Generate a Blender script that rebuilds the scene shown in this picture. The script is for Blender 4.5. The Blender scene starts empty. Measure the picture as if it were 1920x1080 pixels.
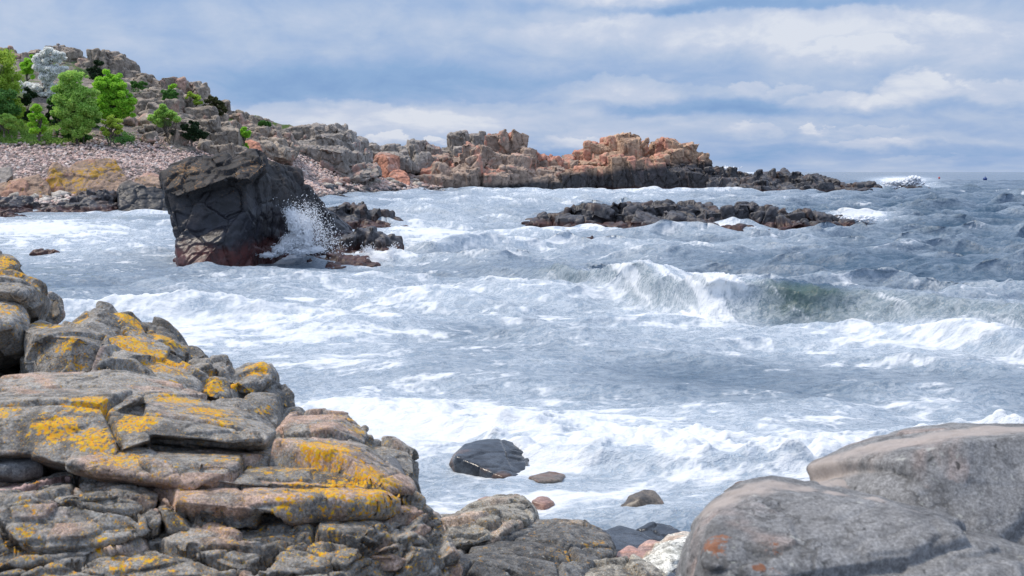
import bpy, bmesh, math, random
import numpy as np
from mathutils import Vector
random.seed(7)
RNG = np.random.default_rng(11)
scn = bpy.context.scene
COL = scn.collection
W_, F_ = 1920.0, 2300.0          # photograph width and focal length, in photo pixels
HORIZON = 322.0
CAM = np.array([0.0, 0.0, 3.0])
PITCH = math.atan((540 - HORIZON) / F_)
CP, SP = math.cos(PITCH), math.sin(PITCH)

def P(px, py, d):
    """world point seen at photo pixel px,py at depth (world Y) d"""
    rx = (px - 960) / F_; ry = -(py - 540) / F_
    v = np.array([rx, CP + SP * ry, -SP + CP * ry])
    return CAM + v * (d / v[1])

def G(px, py, z=0.0):
    rx = (px - 960) / F_; ry = -(py - 540) / F_
    v = np.array([rx, CP + SP * ry, -SP + CP * ry])
    return CAM + v * ((z - CAM[2]) / v[2])

def to_px(x, y, z):
    dx, dy, dz = x - CAM[0], y - CAM[1], z - CAM[2]
    f = CP * dy - SP * dz; u = SP * dy + CP * dz
    return 960 + F_ * dx / f, 540 - F_ * u / f

# ------------------------------------------------------------------ noise
_perm = np.random.default_rng(3).permutation(256).astype(np.int32)
_perm = np.concatenate([_perm, _perm, _perm])
_gr = np.random.default_rng(4).normal(size=(256, 3)); _gr /= np.linalg.norm(_gr, axis=1)[:, None]

def perlin(x, y, z):
    xi = np.floor(x).astype(np.int32); yi = np.floor(y).astype(np.int32); zi = np.floor(z).astype(np.int32)
    xf = x - xi; yf = y - yi; zf = z - zi
    u = xf ** 3 * (xf * (xf * 6 - 15) + 10); v = yf ** 3 * (yf * (yf * 6 - 15) + 10); w = zf ** 3 * (zf * (zf * 6 - 15) + 10)
    xi &= 255; yi &= 255; zi &= 255
    def g(i, j, k):
        h = _perm[_perm[_perm[xi + i] + yi + j] + zi + k]
        gg = _gr[h]
        return gg[..., 0] * (xf - i) + gg[..., 1] * (yf - j) + gg[..., 2] * (zf - k)
    def lerp(a, b, t): return a + (b - a) * t
    x00 = lerp(g(0, 0, 0), g(1, 0, 0), u); x10 = lerp(g(0, 1, 0), g(1, 1, 0), u)
    x01 = lerp(g(0, 0, 1), g(1, 0, 1), u); x11 = lerp(g(0, 1, 1), g(1, 1, 1), u)
    return lerp(lerp(x00, x10, v), lerp(x01, x11, v), w)

def fbm(x, y, z, o=4, gain=0.5, lac=2.03):
    s = 0.0; a = 1.0
    for i in range(o):
        s = s + a * perlin(x + 17.3 * i, y - 9.1 * i, z + 5.7 * i); a *= gain; x = x * lac; y = y * lac; z = z * lac
    return s

def hsh(ix, iy, iz, s):
    h = (ix.astype(np.uint32) * np.uint32(374761393) + iy.astype(np.uint32) * np.uint32(668265263)
         + iz.astype(np.uint32) * np.uint32(2147483647) + np.uint32((s * 974634721) & 0xffffffff))
    h = (h ^ (h >> np.uint32(13))) * np.uint32(1274126177)
    h = h ^ (h >> np.uint32(16)); h = h * np.uint32(2246822519); h = h ^ (h >> np.uint32(15))
    return (h & np.uint32(0xffffff)).astype(np.float32) / np.float32(16777216.0)

def worley(q, seed, jit=0.9):
    """q: N,3 -> F1, F2, centre of the nearest cell, its integer id"""
    q = q.astype(np.float32); b = np.floor(q).astype(np.int32); n = len(q)
    F1 = np.full(n, 9e9, np.float32); F2 = F1.copy(); C = np.zeros((n, 3), np.float32); I = np.zeros((n, 3), np.int32)
    for i in (-1, 0, 1):
        for j in (-1, 0, 1):
            for k in (-1, 0, 1):
                cx, cy, cz = b[:, 0] + i, b[:, 1] + j, b[:, 2] + k
                px = cx + .5 + jit * (hsh(cx, cy, cz, seed) - .5); py = cy + .5 + jit * (hsh(cx, cy, cz, seed + 1) - .5)
                pz = cz + .5 + jit * (hsh(cx, cy, cz, seed + 2) - .5)
                d = np.sqrt((px - q[:, 0]) ** 2 + (py - q[:, 1]) ** 2 + (pz - q[:, 2]) ** 2)
                m = d < F1
                F2 = np.where(m, F1, np.minimum(F2, d)); F1 = np.where(m, d, F1)
                C[m, 0] = px[m]; C[m, 1] = py[m]; C[m, 2] = pz[m]
                I[m, 0] = cx[m]; I[m, 1] = cy[m]; I[m, 2] = cz[m]
    return F1, F2, C, I

def rot(ax, ay, az):
    cx, sx, cy, sy, cz, sz = math.cos(ax), math.sin(ax), math.cos(ay), math.sin(ay), math.cos(az), math.sin(az)
    return np.array([[1, 0, 0], [0, cx, -sx], [0, sx, cx]]) @ np.array([[cy, 0, sy], [0, 1, 0], [-sy, 0, cy]]) @ np.array([[cz, -sz, 0], [sz, cz, 0], [0, 0, 1]])

def sstep(a, b, x):
    t = np.clip((x - a) / (b - a), 0, 1); return t * t * (3 - 2 * t)

# ------------------------------------------------------------------ mesh plumbing
def tag(o, label=None, cat=None, group=None, kind=None):
    if label: o['label'] = label
    if cat: o['category'] = cat
    if group: o['group'] = group
    if kind: o['kind'] = kind
    return o

def mesh_np(name, V, Fc, smooth=True):
    """V n,3; Fc m,k (k=3 or 4)"""
    me = bpy.data.meshes.new(name)
    V = np.ascontiguousarray(V, np.float32); Fc = np.ascontiguousarray(Fc, np.int32); k = Fc.shape[1]
    me.vertices.add(len(V)); me.vertices.foreach_set('co', V.ravel())
    me.loops.add(Fc.size); me.loops.foreach_set('vertex_index', Fc.ravel())
    me.polygons.add(len(Fc)); me.polygons.foreach_set('loop_start', np.arange(0, Fc.size, k, dtype=np.int32))
    me.polygons.foreach_set('use_smooth', np.full(len(Fc), smooth, bool))
    me.update(calc_edges=True)
    return me

def attr(me, name, val):
    a = me.attributes.new(name, 'FLOAT', 'POINT'); a.data.foreach_set('value', np.ascontiguousarray(val, np.float32))

def attr_face(me, name, val):
    a = me.attributes.new(name, 'FLOAT', 'FACE'); a.data.foreach_set('value', np.ascontiguousarray(val, np.float32))

def link(name, me, mat, parent=None, loc=None):
    o = bpy.data.objects.new(name, me); COL.objects.link(o)
    if mat is not None:
        if len(me.materials) == 0: me.materials.append(mat)
    if loc is not None: o.location = loc
    if parent is not None: o.parent = parent
    return o

def arrays(me):
    n = len(me.vertices); V = np.empty(n * 3, np.float32); me.vertices.foreach_get('co', V); V = V.reshape(-1, 3)
    E = np.empty(len(me.edges) * 2, np.int32); me.edges.foreach_get('vertices', E); E = E.reshape(-1, 2)
    return V, E

def vnormals(me):
    n = len(me.vertices); N = np.empty(n * 3, np.float32); me.vertices.foreach_get('normal', N); return N.reshape(-1, 3)

def laplace(V, E, it, lam=0.5):
    n = len(V); i = np.concatenate([E[:, 0], E[:, 1]]); j = np.concatenate([E[:, 1], E[:, 0]])
    deg = np.maximum(np.bincount(i, minlength=n), 1)[:, None]
    for _ in range(it):
        A = np.stack([np.bincount(i, weights=V[j, k], minlength=n) for k in range(3)], 1) / deg
        V = V + lam * (A - V)
    return V

def hull_bm(bm, pts):
    vs = [bm.verts.new(tuple(map(float, p))) for p in pts]
    r = bmesh.ops.convex_hull(bm, input=vs)
    junk = [g for g in r.get('geom_interior', []) if isinstance(g, bmesh.types.BMVert)] + \
           [g for g in r.get('geom_unused', []) if isinstance(g, bmesh.types.BMVert)]
    if junk: bmesh.ops.delete(bm, geom=list(set(junk)), context='VERTS')

def hull_px(bm, pts, T=0.6, drop=0.2, floor=None, frac=0.3):
    W = [P(*p) for p in pts]; allp = list(W)
    for w in W:
        b = CAM + (w - CAM) * ((w[1] + T) / w[1]); b[2] -= drop * T; allp.append(b)
    if floor is not None:
        zs = [w[2] for w in W]; zl = min(zs) + frac * (max(zs) - min(zs))
        for w in list(allp):
            if w[2] <= zl: allp.append(np.array([w[0], w[1], min(floor, w[2])]))
    hull_bm(bm, allp)

def block(bm, c, s, rz=0.0, jit=0.15, tilt=0.08, rng=RNG):
    """a jittered, tilted box: a joint-bounded block of rock"""
    R = rot(rng.normal() * tilt, rng.normal() * tilt, rz); pts = []; ap = min(s) * rng.uniform(0, .28); lo = max(.1, 1 - 2 * ap / s[2])
    for i in (-.5, .5):
        for j in (-.5, .5):
            for k in (-.5, .5):
                p = np.array([i * s[0], j * s[1], k * s[2] * (lo if k > 0 else 1)]) * (1 + rng.uniform(-jit, jit, 3)); pts.append(R @ p + c)
    for _ in range(2):
        p = np.array([rng.uniform(-.35, .35) * s[0], rng.uniform(-.35, .35) * s[1], s[2] * .5]); pts.append(R @ p + c)
    hull_bm(bm, pts)

def remesh(bm, vox):
    me = bpy.data.meshes.new('tmp'); bm.to_mesh(me); bm.free()
    o = bpy.data.objects.new('tmp', me); COL.objects.link(o)
    m = o.modifiers.new('r', 'REMESH'); m.mode = 'VOXEL'; m.voxel_size = vox; m.adaptivity = 0
    dg = bpy.context.evaluated_depsgraph_get(); r = bpy.data.meshes.new_from_object(o.evaluated_get(dg))
    bpy.data.objects.remove(o); bpy.data.meshes.remove(me)
    return r

def fracture(V, N, scale, amp, seed, aniso=(1, 1, 1), R=None, crack=0.5, cw=0.06, tilt=0.9, warp=0.15):
    q = V.astype(np.float64)
    w = np.stack([perlin(q[:, 0] / scale * .8 + 31 * a, q[:, 1] / scale * .8 + seed, q[:, 2] / scale * .8) for a in range(3)], 1)
    q = (q + w * warp * scale)
    if R is not None: q = q @ R.T
    q = q / (scale * np.array(aniso))
    F1, F2, C, I = worley(q, seed)
    r = [hsh(I[:, 0], I[:, 1], I[:, 2], seed + 10 + k) for k in range(4)]
    tv = np.stack([r[1], r[2], r[3]], 1) - .5
    d = amp * ((r[0] - .5) * 1.3 + tilt * np.sum(tv * (q - C), 1) * 1.2)
    d = d - amp * crack * np.exp(-((F2 - F1) / cw) ** 2)
    return d, r[0], F2 - F1

def finish_rock(name, me, mat, frs, smooth=3, seed=0, rough=0.0, rough_s=1.0, lich=(), base_label=None, cat='rock', group=None,
                strata=None, kind=None, post=1, lich_amount=0.0, pale=()):
    """frs: list of fracture dicts (metres). Moves the mesh's origin to its base."""
    V, E = arrays(me); V = V.astype(np.float64)
    V = laplace(V, E, smooth)
    me.vertices.foreach_set('co', V.astype(np.float32).ravel()); me.update()
    cell = np.full(len(V), .5)
    for k, f in enumerate(frs):
        N = vnormals(me); f = dict(f)
        d, r0, gap = fracture(V, N, seed=seed * 7 + k * 31 + 1, **f)
        V = V + N * d[:, None]
        if k == 0: cell = r0
        else: cell = cell * .7 + r0 * .3
        me.vertices.foreach_set('co', V.astype(np.float32).ravel()); me.update()
    if strata:                                             # thin beds: horizontal grooves following a dip
        N = vnormals(me); sc, amp, dip = strata['s'], strata['a'], strata.get('dip', (0, 0))
        h = V[:, 2] + V[:, 0] * dip[0] + V[:, 1] * dip[1] + 0.6 * sc * fbm(V[:, 0] / sc / 5, V[:, 1] / sc / 5, V[:, 2] / sc / 3 + seed, 3)
        t = h / sc; k = np.floor(t).astype(np.int32); fr = t - k
        rr = hsh(k, k * 3 + seed, k * 0, 5) ; mod = sstep(-.35, .25, perlin(V[:, 0] / sc / 3 + 7, V[:, 1] / sc / 3, k * 1.7 + seed))
        gro = np.exp(-(np.minimum(fr, 1 - fr) / strata.get('w', .12)) ** 2)
        side = np.clip(1.15 - np.abs(N[:, 2]), 0, 1)
        V = V + N * ((amp * ((rr - .5) * 1.2 - gro * 1.0) * mod * side)[:, None])
        me.vertices.foreach_set('co', V.astype(np.float32).ravel()); me.update()
    if rough:
        N = vnormals(me); d = fbm(V[:, 0] / rough_s, V[:, 1] / rough_s, V[:, 2] / rough_s + seed, 5, .55) * rough
        V = V + N * d[:, None]
    if post: V = laplace(V, E, post, .35)
    L = np.full(len(V), float(lich_amount))
    for (px, py, d, r, a) in lich:
        c = P(px, py, d); L = np.maximum(L, a * np.clip(1.2 - np.linalg.norm(V - c, axis=1) / (1.45 * r), 0, 1))
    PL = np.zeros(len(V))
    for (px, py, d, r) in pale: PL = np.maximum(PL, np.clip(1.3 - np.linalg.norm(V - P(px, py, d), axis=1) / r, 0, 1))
    o0 = np.array([V[:, 0].mean(), V[:, 1].mean(), V[:, 2].min()])
    me.vertices.foreach_set('co', (V - o0).astype(np.float32).ravel()); me.update()
    me.polygons.foreach_set('use_smooth', np.ones(len(me.polygons), bool))
    attr(me, 'cell', cell); attr(me, 'lich', L)
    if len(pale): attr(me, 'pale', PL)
    me.materials.clear(); me.name = name
    o = link(name, me, mat, loc=Vector(o0))
    return tag(o, base_label, cat, group, kind)
# ------------------------------------------------------------------ node helpers
class NT:
    def __init__(s, tree): s.t = tree; s.n = tree.nodes; s.l = tree.links
    def put(s, sock, v):
        if v is None: return
        if isinstance(v, bpy.types.NodeSocket): s.l.new(v, sock)
        else:
            if sock.type == 'RGBA' and not hasattr(v, '__len__'): v = (v, v, v, 1)
            if sock.type == 'RGBA' and len(v) == 3: v = tuple(v) + (1,)
            if sock.type == 'VECTOR' and not hasattr(v, '__len__'): v = (v, v, v)
            sock.default_value = v
    def m(s, op, a=None, b=None, c=None, clamp=False):
        n = s.n.new('ShaderNodeMath'); n.operation = op; n.use_clamp = clamp
        for i, v in enumerate((a, b, c)): s.put(n.inputs[i], v)
        return n.outputs[0]
    def v(s, op, a=None, b=None, sc=None):
        n = s.n.new('ShaderNodeVectorMath'); n.operation = op
        s.put(n.inputs[0], a)
        if b is not None: s.put(n.inputs[1], b)
        if sc is not None: s.put(n.inputs['Scale'], sc)
        return n.outputs['Value'] if op in ('LENGTH', 'DOT_PRODUCT', 'DISTANCE') else n.outputs[0]
    def xyz(s, v):
        n = s.n.new('ShaderNodeSeparateXYZ'); s.put(n.inputs[0], v); return n.outputs
    def vec(s, x, y, z):
        n = s.n.new('ShaderNodeCombineXYZ')
        for i, q in enumerate((x, y, z)): s.put(n.inputs[i], q)
        return n.outputs[0]
    def noise(s, vec, scale, det=4, rough=.5, dist=0.0, lac=2.0, col=False):
        n = s.n.new('ShaderNodeTexNoise'); s.put(n.inputs['Vector'], vec); s.put(n.inputs['Scale'], scale)
        n.inputs['Detail'].default_value = det; n.inputs['Roughness'].default_value = rough; n.inputs['Distortion'].default_value = dist
        n.inputs['Lacunarity'].default_value = lac
        return n.outputs['Color' if col else 'Fac']
    def voro(s, vec, scale, feat='F1', out='Distance'):
        n = s.n.new('ShaderNodeTexVoronoi'); n.feature = feat; s.put(n.inputs['Vector'], vec); s.put(n.inputs['Scale'], scale); return n.outputs[out]
    def mr(s, x, a, b, c=0.0, d=1.0, smooth=True):
        n = s.n.new('ShaderNodeMapRange'); n.interpolation_type = 'SMOOTHSTEP' if smooth else 'LINEAR'
        for i, q in enumerate((x, a, b, c, d)): s.put(n.inputs[i], q)
        return n.outputs[0]
    def mix(s, f, a, b, mode='MIX'):
        n = s.n.new('ShaderNodeMix'); n.data_type = 'RGBA'; n.blend_type = mode
        s.put(n.inputs[0], f); s.put(n.inputs[6], a); s.put(n.inputs[7], b); return n.outputs[2]
    def ramp(s, f, st):
        n = s.n.new('ShaderNodeValToRGB'); s.put(n.inputs[0], f); e = n.color_ramp.elements
        while len(e) < len(st): e.new(.5)
        for k, (p, c) in enumerate(st): e[k].position = p; e[k].color = tuple(c) + (1,)
        return n.outputs[0]
    def at(s, name):
        n = s.n.new('ShaderNodeAttribute'); n.attribute_name = name; return n.outputs['Fac']
    def bump(s, h, strength, dist, nrm=None):
        n = s.n.new('ShaderNodeBump'); n.inputs['Strength'].default_value = strength; n.inputs['Distance'].default_value = dist
        s.put(n.inputs['Height'], h)
        if nrm is not None: s.put(n.inputs['Normal'], nrm)
        return n.outputs[0]

def new_mat(name):
    m = bpy.data.materials.new(name); m.use_nodes = True; t = NT(m.node_tree); t.n.clear()
    out = t.n.new('ShaderNodeOutputMaterial'); b = t.n.new('ShaderNodeBsdfPrincipled'); t.l.new(b.outputs[0], out.inputs[0])
    return m, t, b, out

ORANGE = (.66, .27, .006); YELLOW = (.62, .40, .012)

def rock_mat(name, c1, c2, c3, k=1.0, pink=.3, lich_t=.9, lich_k=.38, lc=(ORANGE, YELLOW), ls=9.0, wet=None, wetc=(.012, .013, .016), wet_w=.5,
             red=None, redc=(.09, .022, .016), speck=.35, bump=.5, bumpd=.02, rough=.85, wet_rough=.5, patch=None, vert=1.0, wet_slope=0.0, lich_up=0.06, mott=.6, dots=None, pale=None, near=False):
    """c1,c2 the two stone greys, c3 the warm/pink stone. k scales all patterns (1 = a boulder metres away)."""
    m, t, b, out = new_mat(name)
    tc = t.n.new('ShaderNodeTexCoord'); ob = tc.outputs['Object']; geo = t.n.new('ShaderNodeNewGeometry')
    pos = geo.outputs['Position']; up = t.xyz(geo.outputs['Normal'])[2]; z = t.xyz(pos)[2]; wx = t.xyz(pos)[0]
    pv = t.v('MULTIPLY', pos, (1, 1, vert))
    n1 = t.noise(pv, 2.2 * k, 7, .62, .4); n2 = t.noise(pos, 14 * k, 6, .65); n3 = t.noise(pos, 95 * k, 3, .6)
    n4 = t.noise(t.v('ADD', pv, (13.1, 4.2, 7.7)), 1.1 * k, 6, .6, .8)
    col = t.mix(t.mr(n1, .36, .64), c1, c2)
    col = t.mix(t.m('MULTIPLY', t.mr(t.m('ADD', n2, t.m('MULTIPLY', n1, .4)), .62, .8), mott * .9), col, tuple(min(1, q * 1.6) for q in c2))
    col = t.mix(t.m('MULTIPLY', t.mr(n2, .5, .36), mott), col, tuple(q * .5 for q in c1))
    pf = t.m('MULTIPLY', t.mr(t.m('ADD', n4, t.m('MULTIPLY', t.m('SUBTRACT', t.at('cell'), .5), .35)), .66 - .3 * pink, .76 - .3 * pink), .85)
    col = t.mix(pf, col, t.mix(t.mr(n2, .35, .65), tuple(q * .72 for q in c3), tuple(min(1, q * 1.18) for q in c3)))
    cv = t.m('MULTIPLY_ADD', t.at('cell'), .5, .75)
    col = t.mix(1.0, col, cv, 'MULTIPLY')
    sp = t.m('MULTIPLY_ADD', t.mr(n3, .3, .7), speck * 1.4, 1 - speck * .7)
    col = t.mix(1.0, col, sp, 'MULTIPLY')
    if patch:                                              # extra stain: (colour, scale, low, high)
        for (pc, ps, lo, hi) in patch:
            q = t.noise(t.v('ADD', pv, (3.3, 9.2, 1.7)), ps * k, 6, .65, .5); col = t.mix(t.m('MULTIPLY', t.mr(q, lo, hi), .85), col, pc)
    crk = None
    if near:                                               # crystal grain, hairline cracks, small grey and black crusts
        g1 = t.xyz(t.voro(pos, 85 * k, out='Color'))[0]; g2 = t.xyz(t.voro(pos, 230 * k, out='Color'))[1]
        col = t.mix(1.0, col, t.m('ADD', t.m('MULTIPLY_ADD', g1, .34, .62), t.m('MULTIPLY', g2, .42)), 'MULTIPLY')
        wv0 = t.v('ADD', pv, t.v('SCALE', t.v('SUBTRACT', t.noise(pos, 5 * k, 5, .6, col=True), (.5, .5, .5)), sc=.22 / k))
        ed = t.voro(t.v('MULTIPLY', wv0, (.55, .55, 2.4)), 1.9 * k, 'DISTANCE_TO_EDGE')
        crk = t.m('MULTIPLY', t.mr(ed, .016, .003), t.mr(n4, .46, .58)); col = t.mix(t.m('MULTIPLY', crk, .55), col, (.04, .037, .033))
        for (wc_, sc_, thr_, off_) in (((.42, .42, .39), 26, .10, 1.7), ((.03, .03, .03), 21, .16, 6.1), ((.30, .31, .28), 60, .09, 3.3)):
            v_ = t.v('ADD', wv0, (off_, off_, off_)); vd_ = t.voro(v_, sc_ * k); vc_ = t.xyz(t.voro(v_, sc_ * k, out='Color'))
            col = t.mix(t.m('MULTIPLY', t.m('MULTIPLY', t.m('LESS_THAN', vc_[0], thr_), t.mr(vd_, t.m('MULTIPLY_ADD', vc_[1], .25, .2), .12)), .8), col, wc_)
    if pale is not None:                                   # pale crest: dry bleached stone, plus sunlight on the top put into the colour
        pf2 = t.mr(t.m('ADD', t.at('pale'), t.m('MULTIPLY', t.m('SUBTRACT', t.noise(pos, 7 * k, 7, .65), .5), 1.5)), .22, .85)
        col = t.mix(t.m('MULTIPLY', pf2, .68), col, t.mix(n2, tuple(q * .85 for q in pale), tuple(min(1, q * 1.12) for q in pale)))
    # lichen
    lv = t.noise(pos, ls * k, 8, .68, .3); lv2 = t.noise(t.v('ADD', pos, (5, 2, 8)), ls * .22 * k, 3, .5)
    dens = t.m('ADD', t.m('MULTIPLY', t.at('lich'), lich_k), t.m('ADD', t.m('MULTIPLY', up, lich_up), t.m('MULTIPLY', t.m('SUBTRACT', lv2, .5), .35)))
    lm = t.mr(t.m('ADD', lv, dens), lich_t, lich_t + .035)
    if dots is not None:                                   # scattered round thalli
        wv = t.v('ADD', pos, t.v('SCALE', t.v('SUBTRACT', t.noise(pos, ls * 2.4 * k, 4, .6, col=True), (.5, .5, .5)), sc=.10 / k))
        for q, (dsc, off) in enumerate(((ls * 1.5, 0.0), (ls * 3.1, 4.4))):
            vv = t.v('ADD', wv, (off, off, 0)); vd = t.voro(vv, dsc * k); vc = t.xyz(t.voro(vv, dsc * k, out='Color'))
            pres = t.m('LESS_THAN', vc[0], t.m('ADD', dots, t.m('MULTIPLY', t.m('ADD', t.at('lich'), t.m('SUBTRACT', lv2, .5)), .42)))
            dm = t.m('MULTIPLY', pres, t.mr(vd, t.m('MULTIPLY_ADD', vc[1], .24, .16), t.m('MULTIPLY_ADD', vc[1], .24, .10)))
            lm = t.m('MAXIMUM', lm, dm)
    if near: lm = t.m('MULTIPLY', lm, t.mr(t.noise(t.v('ADD', pos, (2, 6, 4)), ls * 2.2 * k, 5, .7), .42, .50))
    lcol = t.mix(t.mr(t.noise(pos, ls * 2.7 * k, 4, .6), .4, .6), lc[0], lc[1])
    lcol = t.mix(1.0, lcol, t.m('MULTIPLY_ADD', n3, .5, .75), 'MULTIPLY')
    ro = t.m('MULTIPLY_ADD', n2, .2, rough - .1)
    if wet is not None:                                    # black tidal band, then red weed at the waterline
        zz = t.m('ADD', t.m('ADD', z, t.m('MULTIPLY', wx, wet_slope)), t.m('MULTIPLY', t.m('SUBTRACT', t.noise(pos, 2.0 * k, 4, .55), .5), wet_w * 1.7))
        wf = t.mr(zz, wet + wet_w * .5, wet - wet_w * .5)
        wc = t.mix(t.mr(n2, .4, .68), wetc, tuple(q * 2.6 for q in wetc))
        col = t.mix(t.m('MULTIPLY', wf, .96), col, wc)
        ro = t.m('ADD', t.m('MULTIPLY', wf, wet_rough), t.m('MULTIPLY', t.m('SUBTRACT', 1.0, wf), ro))
        ro = t.m('MULTIPLY_ADD', t.m('SUBTRACT', n2, .5), .35, ro)
        lm = t.m('MULTIPLY', lm, t.m('SUBTRACT', 1.0, wf))
    if red is not None:
        rz = t.m('ADD', z, t.m('MULTIPLY', t.m('SUBTRACT', t.noise(t.v('ADD', pos, (2, 7, 1)), 2.4 * k, 6, .7), .5), red * 2.4))
        rf = t.mr(rz, red * 1.25, red * .6)
        col = t.mix(t.m('MULTIPLY', rf, .8), col, t.mix(t.mr(n2, .4, .62), redc, tuple(q * .35 for q in redc)))
    col = t.mix(lm, col, lcol)
    t.put(b.inputs['Base Color'], col); t.put(b.inputs['Roughness'], ro)
    b.inputs['Specular IOR Level'].default_value = .4
    h = t.m('ADD', t.m('MULTIPLY', n2, .7), t.m('ADD', t.m('MULTIPLY', n3, .16), t.m('MULTIPLY', n1, .8)))
    h = t.m('ADD', h, t.m('MULTIPLY', lm, .07))
    if crk is not None: h = t.m('SUBTRACT', t.m('ADD', h, t.m('MULTIPLY', g1, .10)), t.m('MULTIPLY', crk, .5))
    t.put(b.inputs['Normal'], t.bump(h, bump, bumpd / k))
    return m

def leaf_mat(name, c1, c2, trans=.35, rough=.55, spec=.3):
    m, t, b, out = new_mat(name)
    f = t.at('shade'); col = t.mix(f, c1, c2)
    t.put(b.inputs['Base Color'], col); b.inputs['Roughness'].default_value = rough; b.inputs['Specular IOR Level'].default_value = spec
    tr = t.n.new('ShaderNodeBsdfTranslucent'); t.put(tr.inputs[0], t.mix(.5, col, tuple(q * 1.2 for q in c2)))
    mx = t.n.new('ShaderNodeMixShader'); mx.inputs[0].default_value = trans
    t.l.new(b.outputs[0], mx.inputs[1]); t.l.new(tr.outputs[0], mx.inputs[2]); t.l.new(mx.outputs[0], out.inputs[0])
    return m

def plain_mat(name, c, rough=.8, var=.3, sc=8.0):
    m, t, b, out = new_mat(name)
    geo = t.n.new('ShaderNodeNewGeometry'); n = t.noise(geo.outputs['Position'], sc, 5, .6)
    t.put(b.inputs['Base Color'], t.mix(n, tuple(q * (1 - var) for q in c), tuple(min(1, q * (1 + var)) for q in c))); b.inputs['Roughness'].default_value = rough
    return m

def stone_mat(name):
    """loose beach stones: each stone its own grey, pink or tan (face attribute)"""
    m, t, b, out = new_mat(name)
    geo = t.n.new('ShaderNodeNewGeometry'); pos = geo.outputs['Position']
    c = t.ramp(t.at('tone'), [(0, (.18, .15, .14)), (.2, (.40, .34, .31)), (.42, (.54, .42, .37)), (.62, (.62, .43, .365)), (.8, (.66, .55, .49)), (1, (.78, .72, .66))])
    n = t.noise(pos, 7, 5, .65); c = t.mix(1.0, c, t.m('MULTIPLY_ADD', n, .9, .55), 'MULTIPLY')
    wf = t.mr(t.m('ADD', t.xyz(pos)[2], t.m('MULTIPLY', t.m('SUBTRACT', t.noise(pos, .7, 4, .6), .5), .9)), .75, .3)
    c = t.mix(t.m('MULTIPLY', wf, .9), c, (.03, .03, .034))
    t.put(b.inputs['Base Color'], c); t.put(b.inputs['Roughness'], t.m('MULTIPLY_ADD', wf, -.45, .85))
    t.put(b.inputs['Normal'], t.bump(n, .5, .08))
    return m
# ------------------------------------------------------------------ camera, sun, sky
cam = bpy.data.cameras.new('camera'); camo = bpy.data.objects.new('camera', cam); COL.objects.link(camo)
camo.location = CAM; camo.rotation_euler = (math.pi / 2 - PITCH, 0, 0)
cam.sensor_width = 36; cam.lens = 36 * F_ / W_; cam.clip_start = .05; cam.clip_end = 30000
cam.dof.use_dof = True; cam.dof.focus_distance = 34; cam.dof.aperture_fstop = 7.1
scn.camera = camo
SUN_DIR = np.array([-.50, .10, .80]); SUN_DIR /= np.linalg.norm(SUN_DIR)
sl = bpy.data.lights.new('sun', 'SUN'); sl.energy = 3.1; sl.angle = math.radians(12); sl.color = (1, .90, .77)
so = bpy.data.objects.new('sun', sl); COL.objects.link(so); so.location = (0, 0, 60)
so.rotation_euler = Vector(-SUN_DIR).to_track_quat('-Z', 'Y').to_euler()

world = bpy.data.worlds.new('World'); scn.world = world; world.use_nodes = True
t = NT(world.node_tree); t.n.clear()
wo = t.n.new('ShaderNodeOutputWorld'); bg = t.n.new('ShaderNodeBackground'); t.l.new(bg.outputs[0], wo.inputs[0])
bg.inputs['Strength'].default_value = .1
sk = t.n.new('ShaderNodeTexSky'); sk.sky_type = 'NISHITA'; sk.sun_disc = False
sk.sun_elevation = math.asin(SUN_DIR[2]); sk.sun_rotation = math.atan2(SUN_DIR[0], SUN_DIR[1])
sk.air_density = 1.2; sk.dust_density = 2.0
tc = t.n.new('ShaderNodeTexCoord'); d = t.v('NORMALIZE', tc.outputs['Generated']); dx, dy, dz = t.xyz(d)[:3]
X0 = t.m('MULTIPLY', t.m('ARCTAN2', dx, dy), 2300.0)      # cloud layer laid out by compass bearing and elevation (units: 1/2300 rad)
Y0 = t.m('MULTIPLY', t.m('ARCSINE', dz), 2300.0)
Yl = t.m('MULTIPLY', t.m('LOGARITHM', t.m('ADD', t.m('MULTIPLY', t.m('MAXIMUM', Y0, -40.0), 1 / 110.0), 1.0), math.e), 150.0)
wq = t.vec(t.m('MULTIPLY', X0, 1 / 150.), t.m('MULTIPLY', Yl, 1 / 62.), 3.7)
wn = t.v('SUBTRACT', t.noise(wq, 1.0, 6, .58, col=True), (.5, .5, .5))
wx, wy, _ = t.xyz(wn)[:3]
X = t.m('MULTIPLY_ADD', wx, 190.0, X0); Y = t.m('MULTIPLY_ADD', wy, 62.0, Y0)
# soft streaky background cloud and crisper cumulus detail
nA = t.noise(t.vec(t.m('MULTIPLY', X, 1 / 330.), t.m('MULTIPLY', Yl, 1 / 60.), 1.3), 1.0, 6, .55, .25)
nB = t.noise(t.vec(t.m('MULTIPLY', X0, 1 / 120.), t.m('MULTIPLY', Yl, 1 / 26.), 8.1), 1.0, 7, .58, .35)
val = t.m('ADD', .54, t.m('ADD', t.m('MULTIPLY', t.m('SUBTRACT', nA, .5), .75), t.m('MULTIPLY', t.m('SUBTRACT', nB, .5), .78)))
wf_ = t.v('SUBTRACT', t.noise(t.vec(t.m('MULTIPLY', X0, 1 / 42.), t.m('MULTIPLY', Y0, 1 / 22.), 5.5), 1.0, 6, .6, col=True), (.5, .5, .5)); fx_, fy_, _f = t.xyz(wf_)[:3]
X2 = t.m('MULTIPLY_ADD', fx_, 60.0, X); Y2 = t.m('MULTIPLY_ADD', fy_, 34.0, Y)
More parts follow.
